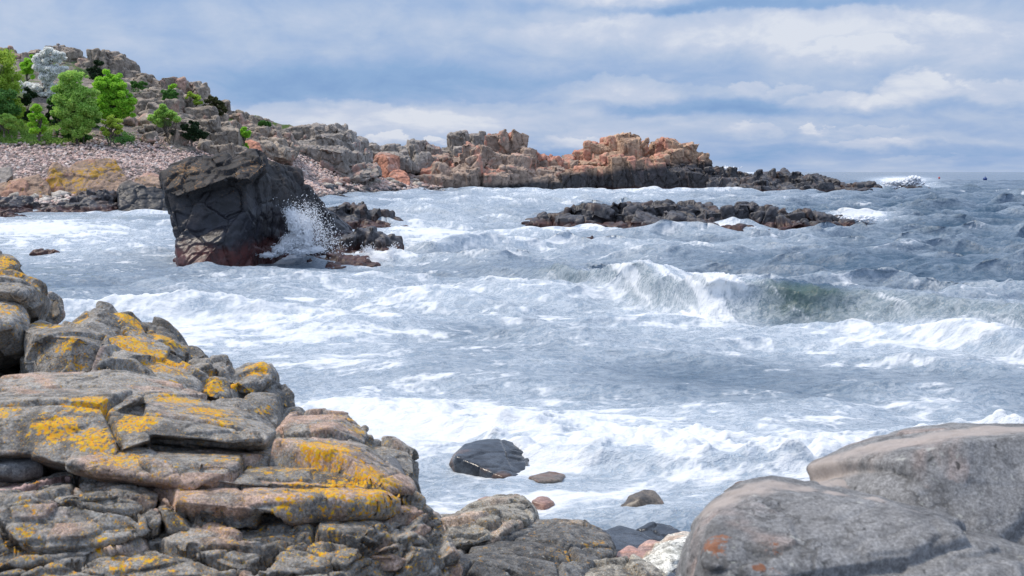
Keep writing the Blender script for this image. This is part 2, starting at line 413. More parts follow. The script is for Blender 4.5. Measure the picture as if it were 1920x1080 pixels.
def feat(cx, cy, sx, sy, a, edge=.55, cum=False):
    """a bank or gap of cloud: centre and half-size in photo pixels above the horizon"""
    global val
    ax = math.atan((cx - 960) / F_) * 2300; ay = (HORIZON - cy)
    qx = t.m('MULTIPLY', t.m('SUBTRACT', X2 if cum else X, ax), 1.0 / sx); qy = t.m('MULTIPLY', t.m('SUBTRACT', Y2 if cum else Y, ay), 1.0 / sy)
    r = t.m('SQRT', t.m('ADD', t.m('MULTIPLY', qx, qx), t.m('MULTIPLY', qy, qy)))
    if cum:
        e_ = t.mr(qy, -.1, .35, .75, .16)                     # crisp tops, soft bases
        val = t.m('ADD', val, t.m('MULTIPLY', t.mr(r, t.m('ADD', 1.0, e_), t.m('SUBTRACT', 1.0, e_)), a))
    else: val = t.m('ADD', val, t.m('MULTIPLY', t.mr(r, 1 + edge, 1 - edge), a * .85))
FEATS = [(130, 70, 330, 80, .06, .7), (700, 65, 330, 55, .12, .8), (640, 160, 280, 40, -.34, .7), (1020, 150, 360, 60, -.16, .8), (330, 160, 130, 45, -.12, .8), (1000, 15, 500, 22, -.12, .8),
         (560, 226, 300, 30, .22, .45, True), (900, 226, 320, 34, .18, .6, True), (970, 288, 170, 16, -.34, .6), (1160, 6, 100, 18, .62, .4, True), (1250, 20, 300, 12, -.25, .7),
         (1420, 64, 360, 34, .32, .6, True), (1760, 95, 300, 40, .26, .7), (1290, 100, 240, 45, .16, .8), (1500, 24, 240, 11, -.2, .6), (1780, 4, 80, 9, .45, .4), (1400, 0, 90, 6, .3, .4),
         (1280, 204, 190, 12, -.34, .7), (1150, 178, 130, 18, .14, .6), (1395, 168, 58, 16, .32, .5, True), (1690, 182, 85, 34, .34, .45, True), (1560, 196, 70, 20, .26, .5, True), (1870, 190, 70, 26, .28, .5, True), (1600, 110, 90, 24, .25, .5, True), (1180, 172, 120, 22, .2, .5, True), (1080, 262, 60, 10, .2, .5, True), (1480, 176, 40, 14, .2, .5, True),
         (1650, 214, 300, 9, -.26, .7), (1540, 247, 22, 10, .3, .4, True), (1420, 246, 50, 10, .2, .5, True), (1640, 250, 60, 9, .18, .5, True), (1720, 296, 60, 7, .12, .5, True), (1620, 272, 90, 9, .2, .5, True), (1400, 240, 160, 12, .16, .6), (1720, 236, 200, 8, .08, .6), (1600, 292, 420, 16, -.16, .8), (1300, 262, 220, 8, .05, .6), (1150, 255, 90, 18, .10, .6), (1720, 268, 130, 8, .16, .5),
         (725, 262, 42, 12, .34, .4, True), (825, 265, 24, 6, .42, .4, True), (1100, 205, 60, 12, .22, .5)]
for ff in FEATS: feat(*ff)
hz = t.mr(Y0, 30.0, 4.0)                                  # pale rim just above the sea
val = t.m('ADD', val, t.m('MULTIPLY', hz, .12))
hi = t.mr(Y0, 340.0, 1500.0); val = t.m('ADD', val, t.m('MULTIPLY', hi, .14))
cl = t.ramp(val, [(0.0, (.205, .36, .655)), (.22, (.262, .425, .705)), (.42, (.35, .485, .745)), (.62, (.455, .565, .775)), (.84, (.575, .65, .82)), (1.05 - .05, (.74, .785, .89))])
skc = t.v('SCALE', sk.outputs[0], sc=1.0)
t.put(bg.inputs[0], t.mix(.9, skc, t.v('SCALE', cl, sc=t.m('MULTIPLY_ADD', hi, 4.5, 10.0))))
vs = scn.view_settings; scn.display_settings.display_device = 'sRGB'
vs.view_transform = 'Standard'; vs.look = 'None'; vs.exposure = 0; vs.gamma = 1; vs.use_curve_mapping = False
scn.cycles.use_denoising = True
scn.cycles.max_bounces = 6; scn.cycles.transparent_max_bounces = 8; scn.cycles.caustics_reflective = False; scn.cycles.caustics_refractive = False
# ------------------------------------------------------------------ the sea
def build_sea():
    ys = [3.2]
    while ys[-1] < 14000:
        y = ys[-1]
        g = .0030 if y < 16 else .0036 if y < 50 else .0048 if y < 130 else .006 if y < 420 else .03
        ys.append(y * (1 + g))
    ys = np.array(ys); ny = len(ys)
    us = np.concatenate([np.linspace(-1.6, -.47, 60)[:-1], np.linspace(-.47, .47, 1150), np.linspace(.47, 1.6, 60)[1:]]); nx = len(us)
    Y = np.repeat(ys[:, None], nx, 1); X = us[None, :] * Y
    dy = np.gradient(ys)[:, None] * np.ones_like(X)
    rng = np.random.default_rng(5)
    px, py = to_px(X, Y, 0.0)
    # amplitude of the open-sea chop; calmer in the cove and in the wash by the camera
    amp = .62 + .48 * sstep(-12, 40, X + .22 * (Y - 30)) 
    amp = amp * (.42 + .58 * sstep(16, 32, Y)) * (.55 + .45 * sstep(-30, -5, X + (Y - 60) * .2))
    H = np.zeros_like(X); DX = np.zeros_like(X); DY = np.zeros_like(X); crest = np.zeros_like(X)
    wpx = X + 2.2 * perlin(X / 9, Y / 9, 0 * X + 2.2) + .5 * perlin(X / 2.3, Y / 2.3, 0 * X + 5.2)
    wpy = Y + 2.2 * perlin(X / 9 + 40, Y / 9, 0 * X + 4.2) + .5 * perlin(X / 2.3 + 11, Y / 2.3, 0 * X + 9.2)
    n = 60
    for i in range(n):
        lam = .42 * (11.5 / .42) ** (i / (n - 1)) * rng.uniform(.9, 1.1)
        th = math.radians(-100 + rng.normal() * 26); kx, ky = math.cos(th), math.sin(th); k = 2 * math.pi / lam
        a = .0175 * lam ** .80 * rng.uniform(.5, 1.4)
        fil = sstep(1.8, 3.6, lam / dy)
        if lam > 7: a *= .7
        ph = k * (kx * wpx + ky * wpy) + rng.uniform(0, 6.28)
        c = np.cos(ph); A = a * fil * amp
        H += A * c; q = 1.15
        DX -= q * A * kx * np.sin(ph); DY -= q * A * ky * np.sin(ph)
        if lam < 10: crest += A * c
    # sharpen the wave tops
    H = H + .55 * np.maximum(H, 0) ** 1.5 - .02
    # breaking swells: a crest line given by photo column, distance, height
    foam = np.zeros_like(X); green = np.zeros_like(X)
    def ridge(pts, wf, wb, lean=.5, trough=.14):
        p = np.array(pts, float); wf0 = wf; xw = (p[:, 0] - 960) / F_ * p[:, 1]; o = np.argsort(xw)
        yc = np.interp(X, xw[o], p[o, 1]); A = np.interp(X, xw[o], p[o, 2], left=0, right=0)
        yc = yc + .35 * perlin(X / 1.7, 0 * X + 3, 0 * X + wf0 * 9) + .8 * perlin(X / 5, 0 * X + 9, 0 * X + wf0 * 3)
        wf = wf * np.interp(X, xw[o], p[o, 3]) if p.shape[1] > 3 else wf
        A = A * (1 + .22 * perlin(X / 1.2, Y / 6, 0 * X + 8) + .25 * perlin(X / 3.5, Y / 9, 0 * X + 1))
        s = Y - yc
        pr = np.where(s < 0, np.exp(-np.abs(s / wf) ** 2.2), np.exp(-(s / wb) ** 2) )
        tro = -trough * np.exp(-((s + 2.0 * wf + .3) / (.9 * wf + .3)) ** 2)
        h = A * (pr + tro)
        return h, -lean * A * pr ** 2, s, A
    main = [(780, 40, 0, 2), (900, 36.5, .2, 1.8), (980, 34.5, .40, 1.5), (1050, 33.2, .58, 1.3), (1150, 30.4, .60, 1.3), (1250, 28.2, .70, 1.1), (1320, 27.0, .84, 1), (1450, 26.6, .88, 1), (1560, 26.2, .84, 1.05), (1650, 25.7, .78, 1.2), (1750, 24.9, .70, 1.4), (1850, 23.8, .62, 1.5), (1950, 22.8, .55, 1.5), (2200, 21, .5, 1.6), (2600, 19, 0, 2)]
    h, ly, sM, AM = ridge(main, .85, 2.6, .75); H = H * (1 - .25 * np.exp(-(sM / 2.2) ** 2)) + h; DY += ly
    bore = [(-300, 27.5, .22), (0, 26.6, .24), (110, 26.2, .30), (300, 25.7, .33), (420, 25.5, .36), (480, 25.2, .28), (540, 24.6, .2), (640, 23.5, .16), (800, 22.6, .12), (1000, 21.8, .08), (1200, 21, 0)]
    h, ly, sB, AB = ridge(bore, .5, 1.5, .35); H += h; DY += ly
    for pts, wf, wb in [([(430, 31.5, 0), (520, 31, .16), (760, 32.5, .22), (900, 34, .1), (1000, 35, 0)], .8, 2.0),
                        ([(640, 88, 0), (720, 86, .5), (860, 84, .6), (960, 80, .3), (1040, 78, 0)], 1.6, 3.5),
                        ([(560, 60, 0), (700, 58, .18), (1000, 55, .16), (1300, 50, .2), (1700, 46, .3), (2000, 45, .3), (2300, 44, 0)], 1.5, 3.5),
                        ([(1000, 44, 0), (1150, 43, .26), (1500, 39, .35), (1900, 36, .4), (2300, 34, 0)], 1.3, 3.0),
                        ([(640, 18.4, 0), (800, 17.8, .12), (1200, 17.4, .16), (1600, 17.0, .18), (2000, 16.6, .18), (2400, 16, 0)], .5, 1.3),
                        ([(1560, 22.6, 0), (1700, 21.6, .22), (1850, 20.4, .34), (1980, 19.2, .34), (2400, 18, 0)], .5, 1.5)]:
        h, ly, s_, A_ = ridge(pts, wf, wb, .4); H += h; DY += ly
    surge = [(560, 15.5, .03), (700, 15.2, .06), (820, 14.6, .07), (900, 14.0, .07), (985, 12.9, .12), (1080, 12.7, .15), (1250, 12.45, .16), (1400, 12.35, .16), (1560, 12.3, .16), (1750, 12.3, .15), (2100, 12.3, .15)]
    h, ly, sS, AS = ridge(surge, .22, 1.9, .3, 0.0); H += h; DY += ly
    # foam cover, by place
    B = lambda cx, cy, sx, sy: np.exp(-((px - cx) / sx) ** 2 - ((py - cy) / sy) ** 2)
    D = .31 + .13 * sstep(34, 26, Y)
    far = sstep(1300, 1750, px) * sstep(520, 430, py); D -= .14 * far
    D += .52 * B(80, 450, 330, 55) + .30 * B(820, 430, 300, 60) + .22 * B(1100, 370, 400, 18) + .22 * B(1150, 460, 420, 26)
    D += .34 * B(800, 545, 420, 40) + .28 * B(1180, 600, 300, 26) + .38 * B(1600, 645, 420, 42) + .25 * B(1250, 560, 130, 30)
    D += .42 * B(560, 650, 260, 60) + .38 * B(300, 610, 330, 40) + .22 * B(1050, 690, 160, 30) - .12 * B(1250, 690, 300, 26) - .10 * B(980, 620, 160, 20)
    D += .55 * B(720, 790, 260, 60) + .50 * B(1000, 790, 400, 55) + .55 * B(1250, 850, 400, 45) + .30 * B(1700, 760, 260, 30) - .15 * B(1500, 745, 200, 18)
    D += .46 * B(1050, 940, 460, 48)
    surgeF = sstep(-.34, -.02, sS + .12 * perlin(X / .4, Y / .4, 0 * X + 6)) * sstep(3.0, .6, sS) * sstep(.02, .10, AS)
    boreF = sstep(-1.1, -.1, sB + .35 * perlin(X / .8, Y / .8, 0 * X + 6)) * sstep(1.3, .0, sB) * sstep(.1, .3, AB)
    D = np.maximum(D, boreF * 1.05); D = np.maximum(D, surgeF * 1.0)
    # breaker: foam pours over the lip, the glassy face stays clear
    fA = B(1365, 552, 75, 44); fB = B(1190, 520, 80, 26); fC = B(1680, 560, 150, 52); fD = B(1450, 522, 90, 16)
    faceM = sstep(-1.9, -.9, sM) * sstep(.35, -.15, sM) * sstep(.3, .6, AM)
    D = np.where(np.abs(sM) < 3, D + .75 * fA + .4 * fB + .10 * fC + .3 * fD, D)
    gl = B(1505, 558, 75, 30); D = D - .9 * gl * (np.abs(sM) < 3); 
    green = faceM * np.clip(.55 + gl + .5 * B(1050, 492, 60, 18) + .4 * B(1250, 535, 120, 25), 0, 1)
    # rocks collect white water; filled in from the rock list
    for (qx, qy, sx, sy, a) in [(470, 488, 60, 12, .8), (560, 470, 60, 16, .9), (700, 488, 70, 10, .5), (1200, 437, 330, 6, .4), (1620, 414, 70, 9, .9), (1440, 352, 120, 6, .4), (1690, 337, 55, 6, 1.2), (1700, 350, 60, 5, .8), (1200, 358, 220, 4, .4), (1605, 352, 50, 4, .6), (800, 448, 60, 14, .5), (110, 392, 60, 5, .6), (60, 425, 90, 12, .6), (250, 400, 90, 6, .4), (960, 870, 80, 22, .5), (1385, 323.6, 40, 2.0, .9), (1475, 324, 15, 1.0, .7)]:
        D += a * B(qx, qy, sx, sy)
    # crest caps and long streaks drawn out along the swell
    wxx = X + 1.3 * perlin(X / 3, Y / 3, 0 * X + 1.1); wyy = Y + 1.0 * perlin(X / 3 + 9, Y / 3, 0 * X + 3.1)
    nf = sstep(45, 110, Y); n1 = (1 - nf) * fbm(wxx / 1.25, wyy / .62, 0 * X + .5, 5, .74) + nf * fbm(wxx / 3.2, wyy / 2.6, 0 * X + .5, 4, .7); n2 = fbm(X / 14 + 3, Y / 9, 0 * X + 2.5, 3)
    D += .16 * n2 + .55 * np.clip(crest, -.1, .35) * (amp > .2) 
    n3 = 1 - np.abs(fbm(wxx / .6 + 4, wyy / .36, 0 * X + 7.5, 4, .62)) * 2.4
    pat = .5 + .55 * n1 + .24 * (n3 - .5)
    thr = .98 - .90 * D; foam = sstep(0, .62, pat - thr)
    onM = np.exp(-(sM / 1.6) ** 2) * sstep(.25, .5, AM)      # on the breaker the foam is drawn out down the face
    stk = fbm((X + .5 * sM) / .42, sM / 1.5, 0 * X + 3.3, 5, .68)
    fb = sstep(-.12, .62, stk + (D - .70) * 1.3)
    foam = foam * (1 - onM) + fb * onM
    foam = np.maximum(foam, .85 * boreF * sstep(-.2, .3, n1 + .35))
    # the body of the foam stands up in soft lumps near the camera
    thick = foam * (surgeF + .9 * boreF + .6 * fA * (np.abs(sM) < 1.6) + .25 * np.clip(D - .6, 0, .5) * sstep(30, 18, Y))
    H += onM * (.055 * stk + .06 * fbm(X / .3, Y / .3, 0 * X + 9, 3, .6)) * (1 + .8 * fA)
    bil = np.abs(fbm(X / .6, Y / .6, H * 0, 3, .45)) * 1.9
    H += thick * (.12 * bil + .035 * fbm(X / .2, Y / .2, 0 * X + 4, 3, .5))
    H += .032 * sstep(60, 25, Y) * fbm(X / .42, Y / .26, 0 * X + 1, 4, .62) * (.6 + amp)
    Z = H
    # calm film of water running up the shore at the camera's feet
    Z = np.where(Y < 11.5, Z * (.35 + .65 * sstep(8.5, 11.5, Y)), Z)
    Z = Z * sstep(9000, 1200, Y)
    V = np.stack([X + DX, Y + DY, Z], -1).reshape(-1, 3)
    i = np.arange(ny * nx).reshape(ny, nx)
    Fq = np.stack([i[:-1, :-1], i[:-1, 1:], i[1:, 1:], i[1:, :-1]], -1).reshape(-1, 4)
    me = mesh_np('sea', V, Fq); attr(me, 'foam', foam.ravel()); attr(me, 'green', np.clip(green, 0, 1).ravel()); attr(me, 'dens', np.clip(D, 0, 1.5).ravel())
    m, t, b, out = new_mat('sea_water')
    geo = t.n.new('ShaderNodeNewGeometry'); pos = geo.outputs['Position']; fo = t.at('foam'); de = t.at('dens')
    px_, py_, pz_ = t.xyz(pos)[:3]
    dist = t.v('LENGTH', pos)
    f1 = t.noise(t.v('MULTIPLY', pos, (1.0, 2.0, 1.5)), 3.2, 6, .62, .6); f2 = t.noise(t.v('MULTIPLY', pos, (1.0, 1.6, 1.0)), 12, 5, .65, .4)
    fm = t.m('ADD', fo, t.m('ADD', t.m('MULTIPLY', t.m('SUBTRACT', f1, .5), .9), t.m('MULTIPLY', t.m('SUBTRACT', f2, .5), .32)))
    wp = t.v('ADD', pos, t.v('SCALE', t.v('SUBTRACT', t.noise(pos, 1.6, 4, .6, col=True), (.5, .5, .5)), sc=.9))
    def ridged(sc, det): return t.m('SUBTRACT', 1.0, t.m('ABSOLUTE', t.m('MULTIPLY_ADD', t.noise(t.v('MULTIPLY', wp, (1.0, 1.7, 1.0)), sc, det, .6), 2.0, -1.0)))
    lace = t.m('MAXIMUM', ridged(2.3, 4), t.m('SUBTRACT', ridged(6.5, 3), .03))
    fm = t.m('ADD', fm, t.m('MULTIPLY', t.m('SUBTRACT', lace, .85), .7))
    thin = t.m('MULTIPLY', t.mr(lace, .84, .99), t.mr(de, .1, .9))
    solid = t.m('MULTIPLY', t.mr(fm, .12, 1.05), t.mr(fo, .0, .3))
    solid = t.m('MAXIMUM', solid, t.m('MULTIPLY', thin, .42))
    water = t.mix(t.at('green'), (.024, .070, .125), (.050, .095, .078))
    milk = t.mix(t.m('MULTIPLY', t.m('SUBTRACT', 1.0, t.m('MULTIPLY', t.at('green'), .6)), t.m('MULTIPLY', t.mr(t.m('ADD', de, t.m('MULTIPLY', t.m('SUBTRACT', f1, .5), .7)), .05, .95), .86)), water, (.42, .505, .595))
    col = t.mix(t.m('MULTIPLY', solid, .95), milk, (.75, .775, .80))
    t.put(b.inputs['Base Color'], col)
    t.put(b.inputs['Roughness'], t.m('MULTIPLY_ADD', solid, .5, .13)); b.inputs['IOR'].default_value = 1.333
    t.put(b.inputs['Specular IOR Level'], t.m('MULTIPLY_ADD', solid, -.3, .5))
    r1 = t.noise(t.v('MULTIPLY', pos, (1.0, 2.2, 1.0)), 1.1, 5, .6, .3); r2 = t.noise(t.v('MULTIPLY', pos, (1.0, 2.0, 1.0)), 5.0, 6, .62, .4)
    hb = t.m('ADD', t.m('MULTIPLY', r1, .34), t.m('MULTIPLY', r2, .12))
    hb = t.m('ADD', hb, t.m('MULTIPLY', solid, .06))
    t.put(b.inputs['Normal'], t.bump(hb, .6, .6))
    o = link('sea', me, m); tag(o, 'choppy grey blue sea streaked with white foam', 'sea', kind='structure')
    return o
build_sea()
# ------------------------------------------------------------------ stone materials
MAT_LEDGE = rock_mat('grey_lichen_granite', (.13, .125, .118), (.215, .204, .187), (.37, .255, .20), near=True, k=1.0, pink=.36, lich_t=.80, lich_k=.38, ls=30, dots=.30, speck=.5, bump=.6, bumpd=.010)
MAT_PILE = rock_mat('grey_pile_granite', (.135, .13, .122), (.215, .205, .19), (.27, .21, .19), near=True, k=.75, pink=.1, lich_t=.80, lich_k=.38, ls=30, dots=.22, speck=.5, bump=.6, bumpd=.010)
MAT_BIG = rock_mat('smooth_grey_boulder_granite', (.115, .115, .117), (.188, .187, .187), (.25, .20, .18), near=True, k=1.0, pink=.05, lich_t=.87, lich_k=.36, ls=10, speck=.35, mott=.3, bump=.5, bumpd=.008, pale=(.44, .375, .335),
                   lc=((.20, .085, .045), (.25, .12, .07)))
MAT_SHORE = rock_mat('mottled_shore_slab', (.115, .11, .103), (.29, .27, .23), (.38, .29, .23), near=True, k=1.0, pink=.3, lich_t=.76, lich_k=.3, ls=26, dots=.30, wet=.16, wet_w=.14, lc=((.50, .22, .02), (.40, .27, .06)), speck=.6, bump=.7, bumpd=.014, vert=1.4)
MAT_SLATE = rock_mat('dark_shore_slab', (.075, .076, .078), (.135, .133, .128), (.34, .28, .22), near=True, k=1.0, pink=.22, lich_t=.76, lich_k=.32, ls=26, dots=.2, lc=((.50, .22, .02), (.40, .27, .06)), speck=.5, bump=.6, bumpd=.012, vert=1.4, wet=.16, wet_w=.14)
MAT_WET = rock_mat('wet_dark_boulder', (.018, .021, .027), (.050, .057, .068), (.09, .05, .032), k=1.0, pink=.15, lich_t=1.3, speck=.5, mott=.35, bump=.4, bumpd=.008, rough=.24)
MAT_BROWN = rock_mat('wet_brown_cobble', (.075, .066, .058), (.15, .125, .10), (.17, .105, .075), k=1.6, pink=.4, lich_t=1.3, speck=.6, bump=.4, bumpd=.012, rough=.4)
MAT_WHITE = rock_mat('pale_boulder', (.40, .39, .34), (.56, .55, .50), (.42, .30, .22), near=True, k=1.2, pink=.05, lich_t=1.3, speck=.5, bump=.5, bumpd=.012)
MAT_PINK = rock_mat('wet_pink_stone', (.22, .13, .10), (.34, .22, .18), (.40, .22, .17), k=1.4, pink=.4, lich_t=1.3, speck=.5, bump=.5, bumpd=.012, rough=.4)
MAT_STACK = rock_mat('black_sea_stack_rock', (.0155, .0150, .0165), (.035, .032, .032), (.050, .034, .027), k=.22, pink=.25, lich_t=.90, lich_k=.42, ls=34, lc=((.20, .095, .035), (.17, .115, .06)), dots=.02, speck=.5, bump=.8, bumpd=.010, mott=.45,
                     wet=2.0, wetc=(.012, .0125, .017), wet_w=1.5, red=.72, redc=(.11, .026, .02), wet_rough=.38, wet_slope=-.0, rough=.7)
MAT_DARK = rock_mat('dark_tidal_rock', (.028, .028, .032), (.075, .072, .078), (.075, .05, .042), k=.2, pink=.3, lich_t=1.3, speck=.5, bump=.8, bumpd=.010, mott=.45, rough=.5,
                    red=.42, redc=(.085, .028, .02))
MAT_YEL = rock_mat('tan_lichen_boulder', (.20, .145, .11), (.32, .22, .16), (.32, .18, .13), k=.16, pink=.3, lich_t=.76, lich_k=.34, ls=13, dots=.15, lc=((.40, .21, .03), (.40, .26, .06)), speck=.4, bump=.8, bumpd=.010, mott=.45, wet=.85, wet_w=.5)
MAT_SHOREDARK = rock_mat('half_black_shore_rock', (.13, .115, .105), (.24, .20, .175), (.26, .17, .14), k=.2, pink=.25, lich_t=1.1, speck=.4, bump=.8, bumpd=.010, mott=.45, wet=2.1, wet_w=.45, wetc=(.013, .015, .019))
MAT_HEAD = rock_mat('orange_headland_granite', (.28, .185, .13), (.46, .31, .21), (.44, .205, .145), k=.10, pink=.38, lich_t=.78, lich_k=.45, ls=6, lc=((.46, .22, .03), (.44, .27, .06)), speck=.25, bump=.9, bumpd=.011, mott=.4,
                    wet=2.0, wet_w=1.6, wet_slope=-.085, wetc=(.016, .017, .021), red=.55, redc=(.06, .02, .016), vert=.55)
MAT_MIDC = rock_mat('pink_grey_stack_granite', (.22, .17, .14), (.35, .265, .21), (.45, .215, .155), k=.10, pink=.38, lich_t=.82, lich_k=.45, ls=6, lc=((.42, .21, .03), (.40, .26, .07)), speck=.25, bump=.9, bumpd=.011, mott=.4, wet=1.1, wet_w=1.0, wet_slope=-.05, wetc=(.018, .019, .022), vert=.6)
MAT_GREYC = rock_mat('grey_crag_granite', (.20, .18, .16), (.30, .265, .235), (.34, .215, .185), k=.11, pink=.16, lich_t=.95, lich_k=.45, ls=6, lc=((.26, .20, .06), (.30, .24, .08)), speck=.25, bump=.9, bumpd=.011, mott=.4, vert=.7)
MAT_HILL = rock_mat('pink_grey_hill_granite', (.175, .148, .122), (.31, .26, .21), (.38, .24, .19), k=.12, pink=.2, lich_t=.98, lich_k=.4, ls=6, lc=((.22, .19, .06), (.28, .22, .07)), speck=.4, bump=.9, bumpd=.011, mott=.4, vert=.8)
MAT_RED = rock_mat('salmon_boulder', (.36, .17, .115), (.44, .21, .145), (.40, .27, .22), k=.12, pink=.25, lich_t=1.3, speck=.3, bump=.7, bumpd=.03)

def rock(name, hulls, mat, label, vox, T=.6, floor=None, floor_py=0, frs=(), smooth=3, seed=1, drop=.2, cat='boulder', group=None, **kw):
    bm = bmesh.new()
    for h in hulls:
        if isinstance(h, dict): hull_px(bm, h['p'], h.get('T', T), h.get('drop', drop), h.get('floor', floor))
        else: hull_px(bm, h, T, drop, floor if max(p[1] for p in h) >= floor_py else None)
    return finish_rock(name, remesh(bm, vox), mat, frs, smooth=smooth, seed=seed, base_label=label, cat=cat, group=group, **kw)

# ------------------------------------------------------------------ left foreground: layered ledge and the boulders piled behind it
GP = 'lichen spotted boulders piled behind the ledge'
def pile(pts, label, seed, T=.5, vox=.008, lich=(), smooth=2, floor=None, name='boulder', mat=None, rough=.012, frs=None, la=0.10):
    return rock(name, pts if isinstance(pts[0], list) else [pts], mat or MAT_PILE, label, vox, T=T, floor=floor, smooth=smooth, seed=seed, lich=lich, group=GP, lich_amount=la,
                frs=frs if frs is not None else [dict(scale=.34, amp=.05, crack=.15, cw=.02, tilt=2.0, warp=.05), dict(scale=.12, amp=.006, crack=.5, cw=.03)], rough=rough * .5, rough_s=.1)

pile([(-60, 476, 9.4), (5, 481, 9.4), (21, 488, 9.2), (28, 504, 9.1), (64, 527, 9.1), (88, 540, 9.0), (-60, 520, 8.5), (8, 546, 8.3), (40, 552, 8.3), (84, 567, 8.8), (76, 600, 8.9), (36, 585, 8.5), (-60, 565, 8.4)],
     'yellow topped block at the very top of the rock pile at the left edge', 1, T=.7, lich=[(0, 515, 9.0, .14, 1), (40, 525, 9.0, .16, 1), (10, 500, 9.1, .12, 1), (60, 540, 8.9, .10, .9), (-20, 520, 8.8, .2, .8)])
pile([(-60, 560, 8.4), (28, 574, 8.4), (44, 598, 8.3), (52, 622, 8.2), (40, 655, 8.1), (-60, 670, 8.0), (-60, 600, 7.9), (20, 610, 7.9)],
     'rounded lichen speckled boulder just under the top block at the left edge', 2, T=.7, lich=[(0, 580, 8.2, .2, .7), (20, 620, 8, .2, .45)])
pile([(78, 566, 9.9), (93, 553, 9.9), (108, 558, 9.8), (114, 588, 9.7), (104, 603, 9.7), (78, 604, 9.7)], 'small upright grey stone peeping out behind the top block', 3, T=.3, smooth=4, lich=[(90, 585, 9.7, .08, .7)])
pile([(36, 612, 8.2), (76, 594, 8.5), (128, 606, 8.3), (172, 613, 8.2), (201, 629, 8.0), (203, 652, 7.8), (192, 696, 7.7), (165, 706, 7.6), (58, 712, 7.6), (40, 682, 7.7), (60, 625, 7.8), (150, 630, 7.7)],
     'broad grey block with orange spots below the two round topped stones', 4, T=.8, lich=[(85, 603, 8.3, .14, .9), (130, 652, 7.7, .12, .8), (145, 682, 7.7, .12, .8), (75, 660, 7.7, .15, .5), (100, 640, 7.7, .3, .35), (120, 690, 7.7, .1, .5)])
pile([(126, 610, 8.8), (156, 589, 9.0), (176, 575, 9.0), (197, 576, 9.0), (213, 591, 8.9), (240, 633, 8.6), (238, 645, 8.5), (200, 638, 8.4), (150, 622, 8.4), (180, 600, 8.6)],
     'smooth grey dome shaped boulder, highest behind the broad spotted block', 5, T=.5, lich=[(146, 597, 8.8, .09, 1), (136, 605, 8.7, .07, 1)])
pile([(208, 596, 9.1), (226, 588, 9.2), (243, 587, 9.2), (263, 605, 9.1), (290, 640, 8.8), (286, 652, 8.6), (246, 640, 8.5), (225, 610, 8.7)],
     'boulder with a thick yellow lichen cap right of the grey dome boulder', 6, T=.5, lich=[(228, 598, 8.9, .16, 1.1), (242, 615, 8.8, .14, 1.1), (255, 630, 8.7, .12, .9)])
pile([(262, 605, 9.3), (285, 603, 9.4), (309, 609, 9.3), (332, 627, 9.2), (356, 650, 9.0), (359, 678, 8.8), (326, 670, 8.6), (284, 645, 8.6), (300, 635, 8.7)],
     'sloping boulder with two yellow bands at the water side of the pile', 7, T=.6, lich=[(300, 632, 8.8, .14, 1.1), (285, 620, 9, .1, .8), (345, 645, 8.9, .08, .9), (318, 628, 9, .1, .9), (275, 640, 8.7, .1, .7)])
pile([(196, 634, 8.6), (250, 645, 8.6), (312, 659, 8.6), (328, 670, 8.5), (365, 692, 8.3), (380, 708, 8.1), (381, 748, 7.9), (360, 742, 7.5), (300, 718, 7.4), (300, 706, 7.4), (268, 690, 7.5), (205, 660, 7.9), (378, 722, 7.8)],
     'tilted slab whose top is streaked all over with yellow lichen', 8, T=.6, smooth=4, lich=[(240, 655, 8.2, .22, 1), (290, 672, 8.1, .25, 1.0), (330, 695, 8, .22, 1.0), (365, 700, 8.1, .1, 1), (300, 700, 7.7, .15, .9), (325, 722, 7.5, .07, .9)])
pile([(186, 695, 7.5), (203, 657, 7.8), (236, 659, 7.7), (262, 673, 7.6), (281, 697, 7.5), (289, 716, 7.4), (265, 720, 7.2), (215, 703, 7.1), (196, 690, 7.2)],
     'rounded dark grey boulder under the yellow streaked slab', 9, T=.5, lich=[(212, 680, 7.4, .14, .8), (205, 700, 7.3, .1, .7), (262, 700, 7.3, .09, .9), (270, 712, 7.3, .08, .9)])
pile([(352, 648, 9.6), (370, 652, 9.6), (388, 661, 9.5), (390, 672, 9.4), (362, 684, 9.3), (350, 672, 9.3)], 'small grey stone wedged behind the banded boulder beside the water', 10, T=.3)
pile([(360, 683, 8.6), (387, 674, 8.7), (431, 668, 8.6), (429, 696, 8.4), (380, 712, 8.2), (364, 700, 8.2)], 'flat topped plain grey stone with a sharp right corner', 11, T=.45, smooth=3, lich=[(405, 706, 8.3, .06, 1)])
pile([(428, 702, 8.2), (464, 686, 8.4), (494, 680, 8.4), (509, 693, 8.3), (510, 712, 8.2), (478, 740, 8.0), (426, 742, 7.9), (450, 715, 7.9)],
     'tilted grey stone with two bright yellow patches at the right of the pile', 12, T=.45, smooth=5, lich=[(486, 690, 8.3, .10, 1.1), (478, 703, 8.2, .07, .9), (448, 720, 7.9, .08, 1.1), (470, 733, 8, .05, 1)])
pile([(377, 712, 8.0), (405, 701, 8.1), (430, 708, 8.0), (429, 744, 7.8), (404, 746, 7.7), (376, 742, 7.7), (395, 715, 7.8)], 'small upright stone half covered in yellow between slab and tilted stone', 13, T=.35, smooth=4, lich=[(393, 722, 7.8, .12, 1), (420, 720, 7.9, .05, .6)])
pile([(498, 712, 8.5), (523, 719, 8.5), (542, 742, 8.4), (545, 763, 8.3), (530, 772, 8.2), (515, 745, 8.1), (488, 732, 8.2)], 'dark brown grey stone leaning at the right end of the pile', 14, T=.35, smooth=6, lich=[(538, 760, 8.3, .03, .9)])
